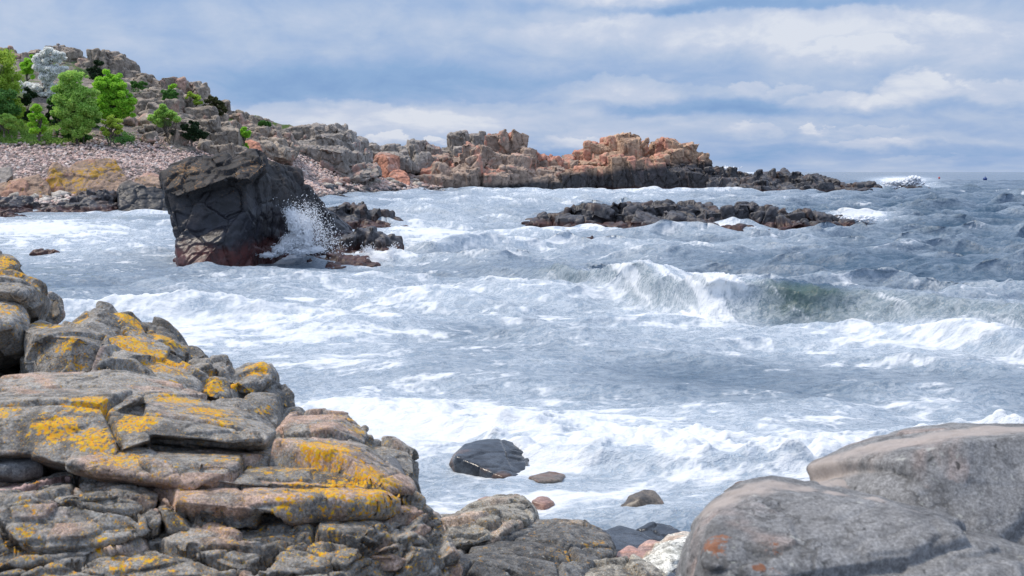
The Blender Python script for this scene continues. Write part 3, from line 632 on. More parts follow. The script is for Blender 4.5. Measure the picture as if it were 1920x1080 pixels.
pile([(394, 744, 7.7), (440, 738, 7.8), (520, 739, 7.7), (528, 768, 7.6), (526, 806, 7.4), (508, 818, 7.3), (470, 800, 7.2), (420, 770, 7.2), (445, 752, 7.4)],
     'grey block with a yellow back edge and orange spots behind the long slab', 15, T=.5, smooth=4, lich=[(425, 748, 7.6, .12, 1.0), (503, 762, 7.5, .05, 1), (468, 768, 7.4, .04, .8), (485, 768, 7.4, .05, .8), (470, 755, 7.5, .15, .3)])
pile([(527, 770, 8.3), (560, 764, 8.3), (600, 800, 8.1), (560, 830, 8.0), (520, 825, 8.0)], 'pale stone in the gap between long slab and lozenge boulder', 40, T=.3, smooth=6)
pile([(690, 826, 7.6), (715, 822, 7.7), (745, 828, 7.6), (760, 850, 7.4), (690, 850, 7.4)], 'low round stone behind the right shoulder of the ledge', 41, T=.3, smooth=8)

LL = [(105, 790, 5.4, .12, 1.15), (150, 762, 5.6, .10, 1.2), (185, 765, 5.6, .07, 1.1), (255, 790, 5.5, .10, 1.2), (265, 775, 5.6, .07, 1.1), (175, 815, 5.3, .12, 1.0), (215, 845, 5.2, .12, .95), (290, 845, 5.2, .14, .8), (235, 865, 5.2, .10, .7),
      (330, 760, 6.1, .14, .95), (380, 785, 5.9, .16, .95), (410, 800, 5.7, .10, .9), (20, 765, 5.5, .08, .8), (5, 780, 5.5, .1, .8), (460, 860, 5.3, .16, .7)]
rock('ledge_slab', [
    [(-120, 735, 6.3), (-20, 716, 6.6), (49, 708, 6.7), (152, 710, 6.7), (270, 745, 5.8), (60, 760, 5.6), (-120, 790, 5.4), (60, 850, 5.3), (-120, 855, 5.3), (155, 800, 5.4), (150, 760, 5.6)],
    [(140, 716, 6.8), (179, 700, 6.9), (215, 696, 6.9), (251, 701, 6.8), (290, 715, 6.7), (320, 733, 6.5), (300, 790, 5.7), (200, 770, 5.7), (150, 755, 5.7)],
    [(280, 716, 6.7), (316, 728, 6.6), (404, 751, 6.4), (450, 770, 6.2), (517, 809, 5.9), (495, 826, 5.5), (434, 829, 5.4), (280, 816, 5.4), (270, 780, 5.5), (400, 800, 5.5), (460, 806, 5.6)],
    [(70, 810, 5.4), (155, 757, 5.65), (272, 777, 5.55), (285, 825, 5.3), (150, 875, 5.2), (60, 855, 5.25)]],
    MAT_LEDGE, 'long grey pink slab with thick yellow lichen ridges lying on the ledge', .0072, T=.7, smooth=3, seed=21, lich_amount=.12, lich=LL, cat='rock slab', group='slabs of the foreground ledge',
    frs=[dict(scale=.55, amp=.045, crack=1.4, cw=.016, aniso=(1.7, 1, .7)), dict(scale=.24, amp=.010, crack=1.0, cw=.02, aniso=(1.7, 1, .5))], rough=.008, rough_s=.12)
rock('ledge_boulder', [
    [(515, 824, 6.2), (545, 776, 6.8), (600, 771, 7.0), (655, 773, 6.9), (678, 801, 6.7), (710, 846, 6.3), (738, 900, 5.9), (700, 930, 5.6), (600, 880, 5.7), (545, 800, 6.3), (620, 812, 6.1)],
    [(690, 830, 6.5), (736, 828, 6.6), (777, 846, 6.5), (779, 884, 6.2), (750, 915, 5.9), (690, 900, 5.8)],
    [(700, 880, 6.0), (776, 880, 6.3), (792, 922, 6.1), (786, 946, 5.9), (740, 960, 5.6), (690, 930, 5.6)]],
    MAT_LEDGE, 'angular grey boulder with yellow crust standing at the right end of the ledge', .0072, T=.6, smooth=3, seed=22, cat='boulder', group='slabs of the foreground ledge',
    lich=[(650, 795, 6.7, .14, .95), (665, 830, 6.4, .14, .9), (700, 890, 5.9, .22, 1.0), (730, 900, 5.9, .15, .95), (620, 860, 5.9, .1, .8), (560, 835, 6, .1, .7), (575, 870, 5.9, .2, .8), (720, 860, 6.1, .12, .8), (700, 925, 5.7, .15, .85)],
    frs=[dict(scale=.40, amp=.04, crack=1.4, cw=.018), dict(scale=.2, amp=.010, crack=1.0, cw=.02)], rough=.007, rough_s=.1)
LK = dict(cat='rock slab', group='slabs of the foreground ledge')
LB = [dict(scale=.50, amp=.055, crack=1.5, cw=.016, tilt=1.5, aniso=(2.0, 1, .5), R=rot(0, .06, .2), warp=.1), dict(scale=.20, amp=.010, crack=1.2, cw=.02, aniso=(1.9, 1, .45), warp=.1)]
rock('ledge_slab', [
    [(240, 840, 5.5), (500, 845, 5.8), (560, 838, 5.9), (690, 850, 5.9), (762, 905, 5.7), (772, 922, 5.5), (700, 924, 5.2), (560, 915, 5.1), (450, 922, 5.05), (360, 915, 5.05), (300, 898, 5.05), (270, 870, 5.1), (640, 870, 5.4)],
    [(140, 845, 5.3), (280, 838, 5.4), (330, 905, 5.05), (290, 898, 5.05), (190, 884, 5.08), (130, 872, 5.1)]],
    MAT_LEDGE, 'thick grey band of ledge with a yellow right half above a deep dark crack', .0072, T=1.1, smooth=2, seed=23, frs=LB, rough=.007, rough_s=.1, lich_amount=.26,
    lich=[(560, 880, 5.1, .14, .9), (650, 890, 5.2, .2, 1.05), (700, 905, 5.3, .18, 1.0), (600, 845, 5.5, .22, .9), (470, 850, 5.4, .22, .65), (565, 920, 5.05, .12, .9), (300, 880, 5.05, .3, .35), (230, 850, 5.2, .15, .8), (440, 890, 5.05, .3, .2)], **LK)
rock('ledge_slab', [
    [(306, 916, 5.3), (400, 930, 5.3), (600, 930, 5.4), (760, 926, 5.7), (790, 938, 5.6), (782, 946, 5.3), (700, 950, 5.1), (600, 946, 5.0), (520, 967, 4.95), (420, 985, 4.9), (318, 996, 4.9), (310, 950, 4.95), (450, 944, 5.0)]],
    MAT_LEDGE, 'grey slab with round orange spots under the deep crack of the ledge', .0072, T=1.1, smooth=2, seed=24, frs=LB, rough=.007, rough_s=.1, lich_amount=.26,
    lich=[(415, 974, 4.92, .045, 1.1), (525, 955, 4.97, .06, 1.1), (490, 958, 5, .04, .8), (330, 950, 4.95, .14, .6), (600, 935, 5.1, .25, .8), (700, 935, 5.2, .22, .9), (740, 925, 5.4, .08, .9), (350, 925, 5.1, .15, .6)], **LK)
rock('ledge_slab', [
    [(-120, 930, 5.3), (20, 915, 5.3), (132, 892, 5.4), (205, 884, 5.4), (272, 893, 5.3), (299, 925, 5.1), (304, 965, 4.95), (300, 998, 4.85), (200, 1032, 4.75), (60, 1056, 4.7), (-120, 1072, 4.7), (-120, 960, 4.8), (60, 935, 4.9), (220, 915, 4.95)]],
    MAT_LEDGE, 'rough grey ledge block at the lower left with orange blotches and a white spot', .0072, T=1.1, smooth=2, seed=25, frs=[dict(scale=.30, amp=.06, crack=1.6, cw=.03, aniso=(1.8, 1, .5), R=rot(0, -.12, .1)), dict(scale=.1, amp=.02, crack=.6, cw=.05, aniso=(1.8, 1, .5))], rough=.010, rough_s=.1, lich_amount=.26,
    lich=[(50, 1020, 4.75, .16, .7), (30, 1040, 4.72, .14, .6), (195, 1020, 4.78, .06, .9), (125, 1005, 4.8, .1, .5), (250, 930, 4.95, .14, .55), (120, 910, 5, .2, .4), (30, 960, 4.8, .2, .45), (260, 1000, 4.85, .1, .6), (160, 985, 4.8, .08, .5)], **LK)
rock('ledge_slab', [
    [(-120, 890, 5.6), (0, 872, 5.7), (100, 870, 5.7), (190, 884, 5.5), (60, 916, 5.15), (-20, 932, 5.1), (-120, 945, 5.1)]],
    rock_mat('pink_slab_granite', (.38, .24, .22), (.50, .36, .33), (.44, .20, .17), near=True, k=1, pink=.3, lich_t=.84, lich_k=.4, ls=11, speck=.4, bump=.6, bumpd=.012), 'pale pink tongue of rock at the left edge of the ledge', .0075, T=.8, smooth=2, seed=26, frs=LB, rough=.012, rough_s=.2,
    lich=[(55, 905, 5.2, .06, 1)], **LK)
rock('ledge_slab', [[(-120, 846, 5.7), (0, 848, 5.65), (60, 851, 5.6), (95, 874, 5.4), (40, 884, 5.3), (-120, 880, 5.3)]],
     MAT_BIG, 'thin pale grey flake in the dark recess above the pink tongue', .008, T=.6, smooth=6, seed=27, frs=LB[:1], rough=.01, rough_s=.2, **LK)
rock('ledge_slab', [[(-140, 800, 6.4), (300, 760, 6.8), (500, 815, 6.4), (740, 860, 6.3), (775, 930, 5.9), (770, 980, 5.6), (640, 1040, 5.2), (-140, 1080, 5.0), (-140, 900, 5.6), (300, 900, 5.45), (600, 910, 5.5)]],
    MAT_BIG, 'shadowed inner rock showing only in the deep cracks of the ledge', .012, T=1.0, smooth=4, seed=30, frs=LB[:1], floor=-.2, **LK)
ST = dict(s=.055, a=.035, dip=(-.14, 0), w=.16)
rock('ledge_slab', [
    [(-140, 1060, 5.0), (60, 1055, 5.0), (210, 1035, 5.0), (320, 996, 5.05), (520, 968, 5.1), (700, 950, 5.3), (780, 950, 5.4), (800, 975, 5.3), (660, 1040, 4.75), (640, 1100, 4.6), (640, 1180, 4.55), (-140, 1180, 4.45), (-140, 1090, 4.6), (330, 1030, 4.75), (520, 1000, 4.85), (700, 980, 4.95)]],
    MAT_LEDGE, 'thinly layered flaky grey and pink rock at the foot of the ledge', .0068, T=1.1, smooth=3, seed=28, strata=ST, frs=[dict(scale=.26, amp=.06, crack=1.8, cw=.035, aniso=(2.2, 1, .35), R=rot(0, -.14, 0)), dict(scale=.09, amp=.022, crack=.6, cw=.06, aniso=(2, 1, .5))], rough=.010, rough_s=.1,
    lich_amount=.42, lich=[(600, 1020, 4.85, .2, .5), (220, 1058, 4.7, .1, .7), (540, 1045, 4.8, .2, .5)], floor=-.2, **LK)
rock('ledge_slab', [
    [(660, 965, 5.4), (760, 950, 5.6), (800, 955, 5.6), (826, 990, 5.4), (826, 1030, 5.1), (850, 1050, 5.1), (855, 1110, 5.0), (850, 1180, 4.9), (630, 1180, 4.7), (645, 1080, 4.8), (665, 1010, 5.0), (780, 1000, 5.0)]],
    MAT_LEDGE, 'pink stained broken corner of the ledge above the shore slabs', .007, T=1.0, smooth=3, seed=29, strata=dict(s=.085, a=.03, dip=(-.1, 0), w=.12), frs=[dict(scale=.22, amp=.06, crack=.7, cw=.05, aniso=(1.4, 1, .7)), dict(scale=.08, amp=.02, crack=.6, cw=.06)], rough=.015, rough_s=.14,
    lich_amount=.4, lich=[(750, 970, 5.3, .1, .9), (720, 1060, 4.85, .14, .6), (770, 1055, 4.9, .1, .7), (800, 985, 5.3, .1, .5)], floor=-.2, **LK)

# ------------------------------------------------------------------ right foreground: two great smooth boulders
rock('boulder', [
    [(1500, 912, 4.7), (1542, 880, 4.8), (1592, 855, 4.9), (1682, 823, 5.0), (1782, 806, 5.0), (1925, 797, 5.0), (2150, 790, 5.0), (1640, 858, 4.45), (1720, 850, 4.3), (1790, 830, 4.3), (1925, 812, 4.35), (2150, 806, 4.4), (2150, 1150, 3.9), (1920, 1120, 3.9), (1700, 1050, 4.0), (1560, 960, 4.3)]],
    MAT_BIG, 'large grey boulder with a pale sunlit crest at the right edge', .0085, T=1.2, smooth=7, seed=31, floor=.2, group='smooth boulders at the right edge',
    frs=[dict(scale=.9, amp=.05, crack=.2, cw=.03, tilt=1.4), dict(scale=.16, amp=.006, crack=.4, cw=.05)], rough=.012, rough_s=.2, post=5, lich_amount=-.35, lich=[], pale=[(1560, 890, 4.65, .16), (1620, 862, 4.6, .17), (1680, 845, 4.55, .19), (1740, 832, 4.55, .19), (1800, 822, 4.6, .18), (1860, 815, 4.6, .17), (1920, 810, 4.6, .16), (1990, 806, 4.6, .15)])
rock('boulder', [
    [(1288, 1050, 3.9), (1308, 985, 4.0), (1340, 945, 4.1), (1392, 914, 4.2), (1452, 904, 4.25), (1512, 911, 4.2), (1642, 939, 4.1), (1762, 970, 4.0), (1905, 1006, 3.9), (2100, 1060, 3.8), (1345, 985, 3.6), (1440, 940, 3.75), (1560, 945, 3.75), (1750, 985, 3.6), (2100, 1090, 3.4), (2100, 1250, 3.2), (1700, 1230, 3.1), (1310, 1230, 3.3), (1290, 1130, 3.6), (1330, 1040, 3.4)]],
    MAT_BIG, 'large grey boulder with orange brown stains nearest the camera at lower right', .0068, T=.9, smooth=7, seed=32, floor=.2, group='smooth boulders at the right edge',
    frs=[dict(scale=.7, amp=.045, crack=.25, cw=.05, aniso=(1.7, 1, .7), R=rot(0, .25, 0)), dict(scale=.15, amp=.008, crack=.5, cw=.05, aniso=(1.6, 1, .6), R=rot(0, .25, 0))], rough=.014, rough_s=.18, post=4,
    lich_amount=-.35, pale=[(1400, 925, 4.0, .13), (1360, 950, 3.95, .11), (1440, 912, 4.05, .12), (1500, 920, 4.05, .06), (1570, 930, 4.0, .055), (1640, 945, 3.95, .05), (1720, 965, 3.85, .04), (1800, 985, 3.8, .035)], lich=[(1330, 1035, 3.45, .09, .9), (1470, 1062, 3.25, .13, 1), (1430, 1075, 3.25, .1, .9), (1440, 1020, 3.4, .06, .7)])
rock('boulder', [[(1500, 914, 4.45), (1535, 899, 4.5), (1578, 897, 4.5), (1622, 904, 4.45), (1647, 930, 4.35), (1640, 960, 4.3), (1540, 960, 4.3), (1570, 912, 4.35)]],
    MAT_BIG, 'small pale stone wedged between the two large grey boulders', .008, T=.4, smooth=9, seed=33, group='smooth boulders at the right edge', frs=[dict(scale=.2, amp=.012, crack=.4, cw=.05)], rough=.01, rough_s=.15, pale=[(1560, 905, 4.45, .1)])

# ------------------------------------------------------------------ rocks at the water's edge in the middle
SH = dict(group='rocks at the water edge below the ledge')
SF = [dict(scale=.45, amp=.05, crack=1.2, cw=.025, aniso=(1.6, 1, .6), tilt=1.4), dict(scale=.13, amp=.010, crack=1.2, cw=.04)]
rock('shore_slab', [
    [(818, 972, 8.7), (880, 946, 9.2), (930, 932, 9.5), (975, 931, 9.5), (996, 943, 9.3), (1007, 966, 9.0), (988, 975, 8.6), (950, 994, 8.3), (893, 1016, 8.0), (860, 1014, 8.0), (822, 1030, 7.9), (840, 985, 8.2), (920, 960, 8.5)]],
    MAT_SHORE, 'orange flecked slab standing on edge at the water behind the shore slabs', .012, T=.5, smooth=2, seed=51, floor=-.1, cat='rock slab', frs=SF, rough=.007, rough_s=.12, lich_amount=.12, lich=[(900, 980, 8.3, .3, .4)], **SH)
rock('shore_slab', [
    [(840, 1030, 8.2), (945, 997, 8.6), (978, 978, 8.9), (1040, 974, 9.0), (1098, 972, 9.0), (1122, 993, 8.8), (1150, 1034, 8.3), (1100, 1058, 7.8), (1052, 1076, 7.5), (1060, 1120, 7.3), (840, 1150, 7.0), (850, 1060, 7.4), (990, 1040, 7.8), (1040, 1022, 8.0)]],
    MAT_SLATE, 'big flat dark grey slab with cream and orange right edge at bottom centre', .011, T=.5, smooth=2, seed=52, floor=-.1, cat='rock slab', frs=SF, rough=.006, rough_s=.12, lich_amount=-.05,
    lich=[(1080, 990, 8.8, .2, .5), (1030, 990, 8.8, .2, .45), (1060, 1040, 7.9, .2, .5), (1120, 1030, 8.3, .15, .6)], **SH)
rock('shore_slab', [
    [(1040, 1090, 7.6), (1078, 1057, 7.9), (1140, 1042, 8.1), (1182, 1038, 8.1), (1206, 1052, 8.0), (1250, 1085, 7.7), (1250, 1150, 7.3), (1040, 1150, 7.2), (1120, 1065, 7.6)]],
    MAT_SHORE, 'low cream and grey slab cut by the bottom edge beside the white boulder', .011, T=.5, smooth=2, seed=53, floor=-.1, cat='rock slab', frs=SF, rough=.006, rough_s=.12, lich_amount=.1, **SH)
SB = [dict(scale=.2, amp=.015, crack=.4, cw=.05)]
def shore_b(pts, mat, label, seed, vox=.009, T=.4, smooth=10, frs=SB, floor=-.2, push=0.0, **kw):
    if push: pts = [(a, b, c + push) for a, b, c in pts]
    return rock('boulder', pts if isinstance(pts[0], list) else [pts], mat, label, vox, T=T, smooth=smooth, seed=seed, floor=floor, frs=frs, rough=.008, rough_s=.12, **{**SH, **kw})
shore_b([(1118, 1000, 9.4), (1160, 984, 9.6), (1188, 993, 9.5), (1225, 1010, 9.3), (1195, 1032, 9.0), (1150, 1036, 8.9), (1118, 1028, 9.0)], MAT_WET, 'wet dark boulder with a tan broken face beside the flat slab', 54, smooth=5)
shore_b([(1192, 994, 9.8), (1224, 978, 9.9), (1256, 983, 9.9), (1284, 1000, 9.7), (1252, 1016, 9.5), (1210, 1010, 9.5)], MAT_WET, 'rounded wet blue grey boulder behind the white boulder', 55)
shore_b([(1190, 1030, 8.7), (1215, 1014, 8.9), (1250, 1014, 8.9), (1258, 1034, 8.6), (1225, 1048, 8.4), (1190, 1046, 8.4)], MAT_PINK, 'pink stone between the wet boulder and the white boulder', 56)
shore_b([(1150, 1040, 8.5), (1180, 1024, 8.7), (1204, 1034, 8.6), (1198, 1048, 8.4), (1160, 1050, 8.4)], MAT_PINK, 'small flat pink stone under the tan broken face', 57, T=.2)
shore_b([(1203, 1050, 8.3), (1228, 1022, 8.6), (1255, 1002, 8.8), (1282, 996, 8.9), (1320, 1000, 8.8), (1330, 1060, 8.2), (1252, 1072, 8.0), (1210, 1066, 8.1), (1260, 1025, 8.3)], MAT_WHITE, 'smooth white boulder beside the large grey boulder at bottom right', 58, smooth=12)
shore_b([(1240, 1085, 7.6), (1265, 1066, 7.8), (1300, 1062, 7.8), (1320, 1090, 7.5), (1310, 1120, 7.4), (1240, 1120, 7.4)], MAT_WET, 'dark wet stone at the bottom edge under the white boulder', 59)
WG = dict(group='boulders awash in the foam', floor=-.7, frs=[dict(scale=.3, amp=.006, crack=.4, cw=.04)])
shore_b([[(840, 872, 12.5), (847, 853, 12.7), (870, 831, 12.9), (903, 822, 13.0), (937, 821, 13.0), (950, 850, 12.5), (960, 890, 12.0), (943, 895, 11.9), (893, 882, 12.2), (855, 856, 12.3)],
         [(925, 822, 13.05), (940, 821, 13.1), (978, 833, 13.0), (996, 850, 12.8), (994, 862, 12.6), (960, 872, 12.4), (945, 850, 12.6)],
         [(935, 870, 12.3), (990, 862, 12.5), (984, 892, 12.1), (945, 896, 11.95)]],
        MAT_WET, 'glossy black cleft boulder sitting in the white surf', 61, vox=.014, T=.6, smooth=7, **{**WG, 'frs': [dict(scale=.5, amp=.014, crack=.8, cw=.05, R=rot(.3, .5, 0), aniso=(1.5, 1, .6))]})
shore_b([(990, 893, 11.8), (1023, 883, 12.1), (1060, 888, 12.0), (1052, 899, 11.7), (1010, 903, 11.6)], MAT_BROWN, 'brown half sunk boulder right of the black cleft boulder', 62, vox=.012, push=.05, **WG)
shore_b([(996, 938, 10.8), (1010, 929, 11.0), (1027, 930, 11.0), (1040, 940, 10.8), (1022, 946, 10.7)], MAT_PINK, 'small reddish brown stone in the shallow foam behind the slab', 63, push=.05, T=.25, smooth=18, **WG)
shore_b([(1160, 952, 10.62), (1180, 928, 10.75), (1207, 917, 10.82), (1229, 920, 10.82), (1245, 942, 10.68), (1242, 962, 10.58), (1210, 972, 10.5), (1172, 964, 10.55), (1200, 935, 10.6)], MAT_BROWN, 'round brown and grey boulder alone in the shallow wash', 64, smooth=12, **WG)
shore_b([(1355, 922, 11.2), (1385, 902, 11.4), (1425, 896, 11.5), (1440, 915, 11.2), (1400, 925, 11.0)], MAT_BROWN, 'brown stone awash behind the left end of the large grey boulder', 67, push=.1, T=.3, **WG)
shore_b([(1386, 855, 13.0), (1402, 838, 13.3), (1425, 833, 13.4), (1445, 848, 13.2), (1430, 862, 12.9), (1400, 864, 12.9)], MAT_BROWN, 'grey brown boulder with foam pouring over it out in the surf', 68, push=.08, T=.35, vox=.013, **WG)
shore_b([(895, 936, 10.6), (912, 929, 10.8), (930, 934, 10.7), (925, 940, 10.5)], MAT_PINK, 'small pinkish stone awash behind the orange flecked slab', 69, push=.12, T=.2, **WG)
shore_b([(762, 955, 8.6), (790, 935, 9.0), (815, 955, 8.7), (830, 975, 8.4), (800, 985, 8.2), (765, 975, 8.3)], MAT_PILE, 'small grey stone behind the right corner of the ledge', 70, T=.3)

# ------------------------------------------------------------------ the black sea stack and its neighbours
K = 'sea_stack'
stack_l = [(350, 320, 40, .9, .9), (330, 335, 39.6, .7, .9), (420, 345, 38.7, 1.0, .7), (360, 350, 39, .9, .7), (470, 300, 39.4, .7, 1.0), (440, 320, 39, .7, .8), (400, 300, 40, .6, .6), (385, 370, 38.8, .8, .45), (330, 380, 39.1, .6, .4), (455, 335, 38.5, .35, .9)]
rock('sea_stack', [
    [(301, 322, 40.2), (321, 309, 40.6), (343, 304, 40.8), (361, 294, 41), (384, 288, 41), (432, 304, 40.6), (450, 328, 39.3), (400, 345, 38.9), (330, 372, 39.2), (309, 356, 39.6)],
    [(395, 296, 40.3), (402, 285, 40.7), (426, 282, 40.7), (437, 293, 40.5), (434, 306, 40.0), (405, 308, 39.9)],
    [(428, 306, 40.2), (453, 290, 40.4), (467, 280, 40.6), (487, 280, 40.6), (499, 290, 40.4), (502, 312, 39.6), (470, 338, 38.7), (438, 335, 38.8)],
    [(494, 300, 41.7), (518, 305, 43), (526, 314, 43.2), (541, 319, 43.8), (560, 320, 44.2), (565, 344, 43.6), (520, 352, 41.8), (468, 338, 39.8)],
    [(309, 358, 39.6), (456, 334, 39.6), (456, 404, 39.4), (475, 412, 40), (430, 470, 39.2), (334, 460, 39.0), (318, 402, 39.3)],
    [(456, 334, 39.6), (520, 332, 41.8), (566, 343, 43.6), (579, 348, 44), (588, 370, 44.3), (604, 384, 44.8), (607, 396, 44.8), (560, 420, 43.6), (541, 436, 42.8), (500, 420, 41), (457, 402, 39.5)],
    [(331, 452, 39.1), (456, 400, 39.5), (505, 424, 41.2), (545, 440, 42.9), (550, 468, 43.2), (505, 474, 41.8), (455, 486, 40.2), (420, 503, 38.6), (365, 510, 37.8), (334, 501, 38.5)],
    [(545, 410, 43.8), (607, 394, 45), (626, 402, 45.4), (648, 424, 45.6), (664, 436, 45.6), (690, 468, 45.2), (640, 476, 44.6), (560, 476, 43.6), (540, 445, 43.2)]],
    MAT_STACK, 'tall dark sea stack with a tilted top and red weed at its foot', .042, T=2.6, floor=-.6, floor_py=475, smooth=2, seed=72, lich=stack_l, cat='sea stack', drop=.05,
    frs=[dict(scale=1.25, amp=.15, crack=.7, cw=.02, aniso=(1, 1, 1.2), R=rot(.1, .25, .5), tilt=1.6, warp=.08), dict(scale=.42, amp=.05, crack=.8, cw=.035, aniso=(1.5, 1, .8), R=rot(0, .45, .2), tilt=1.5, warp=.1)], rough=.022, rough_s=.25)

def crag_blocks(bm, sky, base, d, thick, w, rng, rows=3, low=.45, fl=None, jit=.2, cut=True, dback=None, tilt=.11, stag=.12):
    """jointed columns of blocks rising from base to the skyline; front rows are lower"""
    sx = [p[0] for p in sky]; sy = [p[1] for p in sky]; bx = [p[0] for p in base]; by = [p[1] for p in base]
    for k in range(rows):
        f0 = 1.0 if k == 0 else 1 - (1 - low) * (k / max(1, rows - 1)) ** .8
        dd = d + thick * (.5 - k / max(1, rows - 1)) if rows > 1 else d
        x = sx[0]
        while x < sx[-1]:
            wp = w * F_ / d * rng.uniform(.6, 1.35)
            if k == 0: wp *= .6
            xc = min(x + wp / 2, sx[-1] - wp * .2); x += wp
            xs = np.linspace(xc - wp / 2, xc + wp / 2, 5); ys = np.interp(xs, sx, sy)
            ysk = (np.sort(ys)[2] if k == 0 else ys.max()); yb = np.interp(xc, bx, by)
            zt = P(xc, ysk, d + thick * .5)[2]; zb = P(xc, yb, d - thick * .5)[2]
            if fl is not None: zb = fl
            f = f0 * (1 if k == 0 else 1 + .34 * float(perlin(np.array([x / 38. + k * 5.3]), np.array([k * 2.2 + d]), np.array([.5]))[0]) + rng.uniform(-.16, .10)); f = min(f, 1.0)
            top = zb + (zt - zb) * f
            if top - zb < .3: continue
            dx = P(xc, ysk, dd)[0]; ww = wp / F_ * d * 1.42; tt = thick / rows * 1.9
            n = 1 if not cut else max(1, int(round((top - zb) / (w * rng.uniform(1.6, 4.5))))); zz = zb - .5
            cuts = np.sort(np.concatenate([[zb - .6], zb + (top - zb) * (np.arange(1, n) / n + rng.uniform(-.12, .12, n - 1)), [top]]))
            for q in range(len(cuts) - 1):
                h = cuts[q + 1] - cuts[q]; sh = 1 - .10 * q / max(1, n) * (0 if k == 0 else 1)
                block(bm, np.array([dx + rng.normal() * ww * stag * .5, dd + rng.normal() * tt * stag + (0 if k == 0 else thick * .22 * float(perlin(np.array([x / 60. + 3]), np.array([k * 3.1 + d]), np.array([1.5]))[0])), (cuts[q] + cuts[q + 1]) / 2]),
                      np.array([ww * sh * rng.uniform(.9, 1.1), tt * rng.uniform(.9, 1.1), h * 1.08]), rng.normal() * .15, jit, tilt, rng)

def crag(name, sky, base, d, thick, w, mat, label, seed, vox, rows=3, low=.45, fl=None, frs=None, smooth=1, cat='crag', group=None, lich=(), lich_amount=0.0, jit=.2, extra=(), **kw):
    rng = np.random.default_rng(seed); bm = bmesh.new()
    crag_blocks(bm, sky, base, d, thick, w, rng, rows, low, fl, jit, **kw)
    for h in extra: hull_px(bm, h[0], h[1], .1, fl)
    w = min(w, 2.1)
    if frs is None: frs = [dict(scale=w * .8, amp=w * .15, crack=1.1, cw=.035, aniso=(1, 1, 2.3), R=rot(.08, .14, .3), tilt=2.0, warp=.06), dict(scale=w * .30, amp=w * .045, crack=1.2, cw=.055, aniso=(1, 1, 1.2), tilt=1.5, warp=.1)]
    return finish_rock(name, remesh(bm, vox), mat, frs, smooth=smooth, seed=seed, base_label=label, cat=cat, group=group, rough=w * .018, rough_s=w * .4, lich=lich, lich_amount=lich_amount)

crag('tidal_rock', [(600, 396), (624, 391), (643, 385), (686, 388), (690, 397), (703, 396), (727, 402), (737, 413), (747, 416)], [(600, 430), (747, 430)], 65.5, 3.4, .8, MAT_DARK, 'low dark blocky rock just right of and behind the sea stack', 81, .06, rows=3, low=.5, fl=-.4, cat='tidal rock')
crag('tidal_rock', [(590, 462), (640, 450), (664, 434), (700, 436), (735, 454), (745, 465), (738, 478)], [(590, 489), (745, 489)], 42.3, 3.0, .55, MAT_DARK, 'low black shelf with red weed at the right foot of the sea stack', 82, .045, rows=3, low=.4, fl=-.4, cat='tidal rock')
crag('tidal_rock', [(764, 459), (778, 452), (796, 454), (800, 459)], [(764, 461), (800, 461)], 50.5, .8, .35, MAT_DARK, 'small lone rock awash right of the black shelf', 83, .04, rows=2, low=.5, fl=-.4, cat='tidal rock')
crag('tidal_rock', [(64, 474), (80, 469), (96, 470), (108, 475)], [(64, 476), (108, 476)], 45.2, .8, .35, MAT_DARK, 'small dark rock barely showing in the pale water by the left edge', 84, .04, rows=2, low=.5, fl=-.4, cat='tidal rock')
crag('tidal_rock', [(1058, 456), (1075, 449), (1100, 448), (1125, 451), (1132, 456)], [(1058, 458), (1132, 458)], 51.5, .9, .4, MAT_DARK, 'flat weedy rock awash in front of the middle skerry', 85, .045, rows=2, low=.5, fl=-.4, cat='tidal rock')
SKY = [(981, 428), (988, 420), (1003, 413), (1030, 409), (1037, 398), (1053, 386), (1064, 392), (1077, 391), (1100, 384), (1140, 382), (1150, 386), (1173, 386), (1193, 392), (1200, 383), (1223, 382), (1246, 378), (1272, 379), (1295, 383), (1312, 385), (1340, 389), (1359, 393), (1370, 388), (1392, 381), (1416, 385), (1421, 393), (1437, 397), (1456, 404), (1465, 400), (1482, 391), (1498, 396), (1520, 400), (1543, 400), (1565, 408), (1578, 415)]
crag('skerry', SKY, [(980, 432), (1300, 431), (1420, 425), (1580, 417)], 64.2, 4.6, 1.7, MAT_DARK, 'long low black skerry lying alone in the middle of the bay', 86, .06, rows=3, low=.42, fl=-.4, cat='skerry', group='skerries')
crag('skerry', [(1350, 355), (1377, 348), (1404, 337), (1422, 328), (1445, 325), (1464, 329), (1475, 325), (1497, 327), (1516, 336), (1532, 335), (1543, 331), (1565, 340), (1582, 344), (1604, 349)], [(1350, 360), (1500, 360), (1604, 352)], 186, 12, 1.7, MAT_DARK, 'far black skerry lying off the tip of the orange headland', 87, .16, rows=3, low=.4, fl=-.5, cat='skerry', group='skerries')
crag('skerry', [(1611, 352), (1617, 344), (1628, 341), (1638, 344), (1646, 353)], [(1611, 355), (1646, 355)], 205, 4, 1.2, MAT_DARK, 'small domed dark red skerry right of the far black skerry', 88, .15, rows=2, low=.5, fl=-.5, cat='skerry', group='skerries')
crag('skerry', [(1680, 354), (1695, 351), (1708, 347), (1718, 351), (1724, 355), (1732, 353), (1744, 356)], [(1680, 357), (1744, 357)], 200, 4, 1.0, MAT_DARK, 'farthest right low skerry with white water breaking behind it', 89, .15, rows=2, low=.5, fl=-.5, cat='skerry', group='skerries')

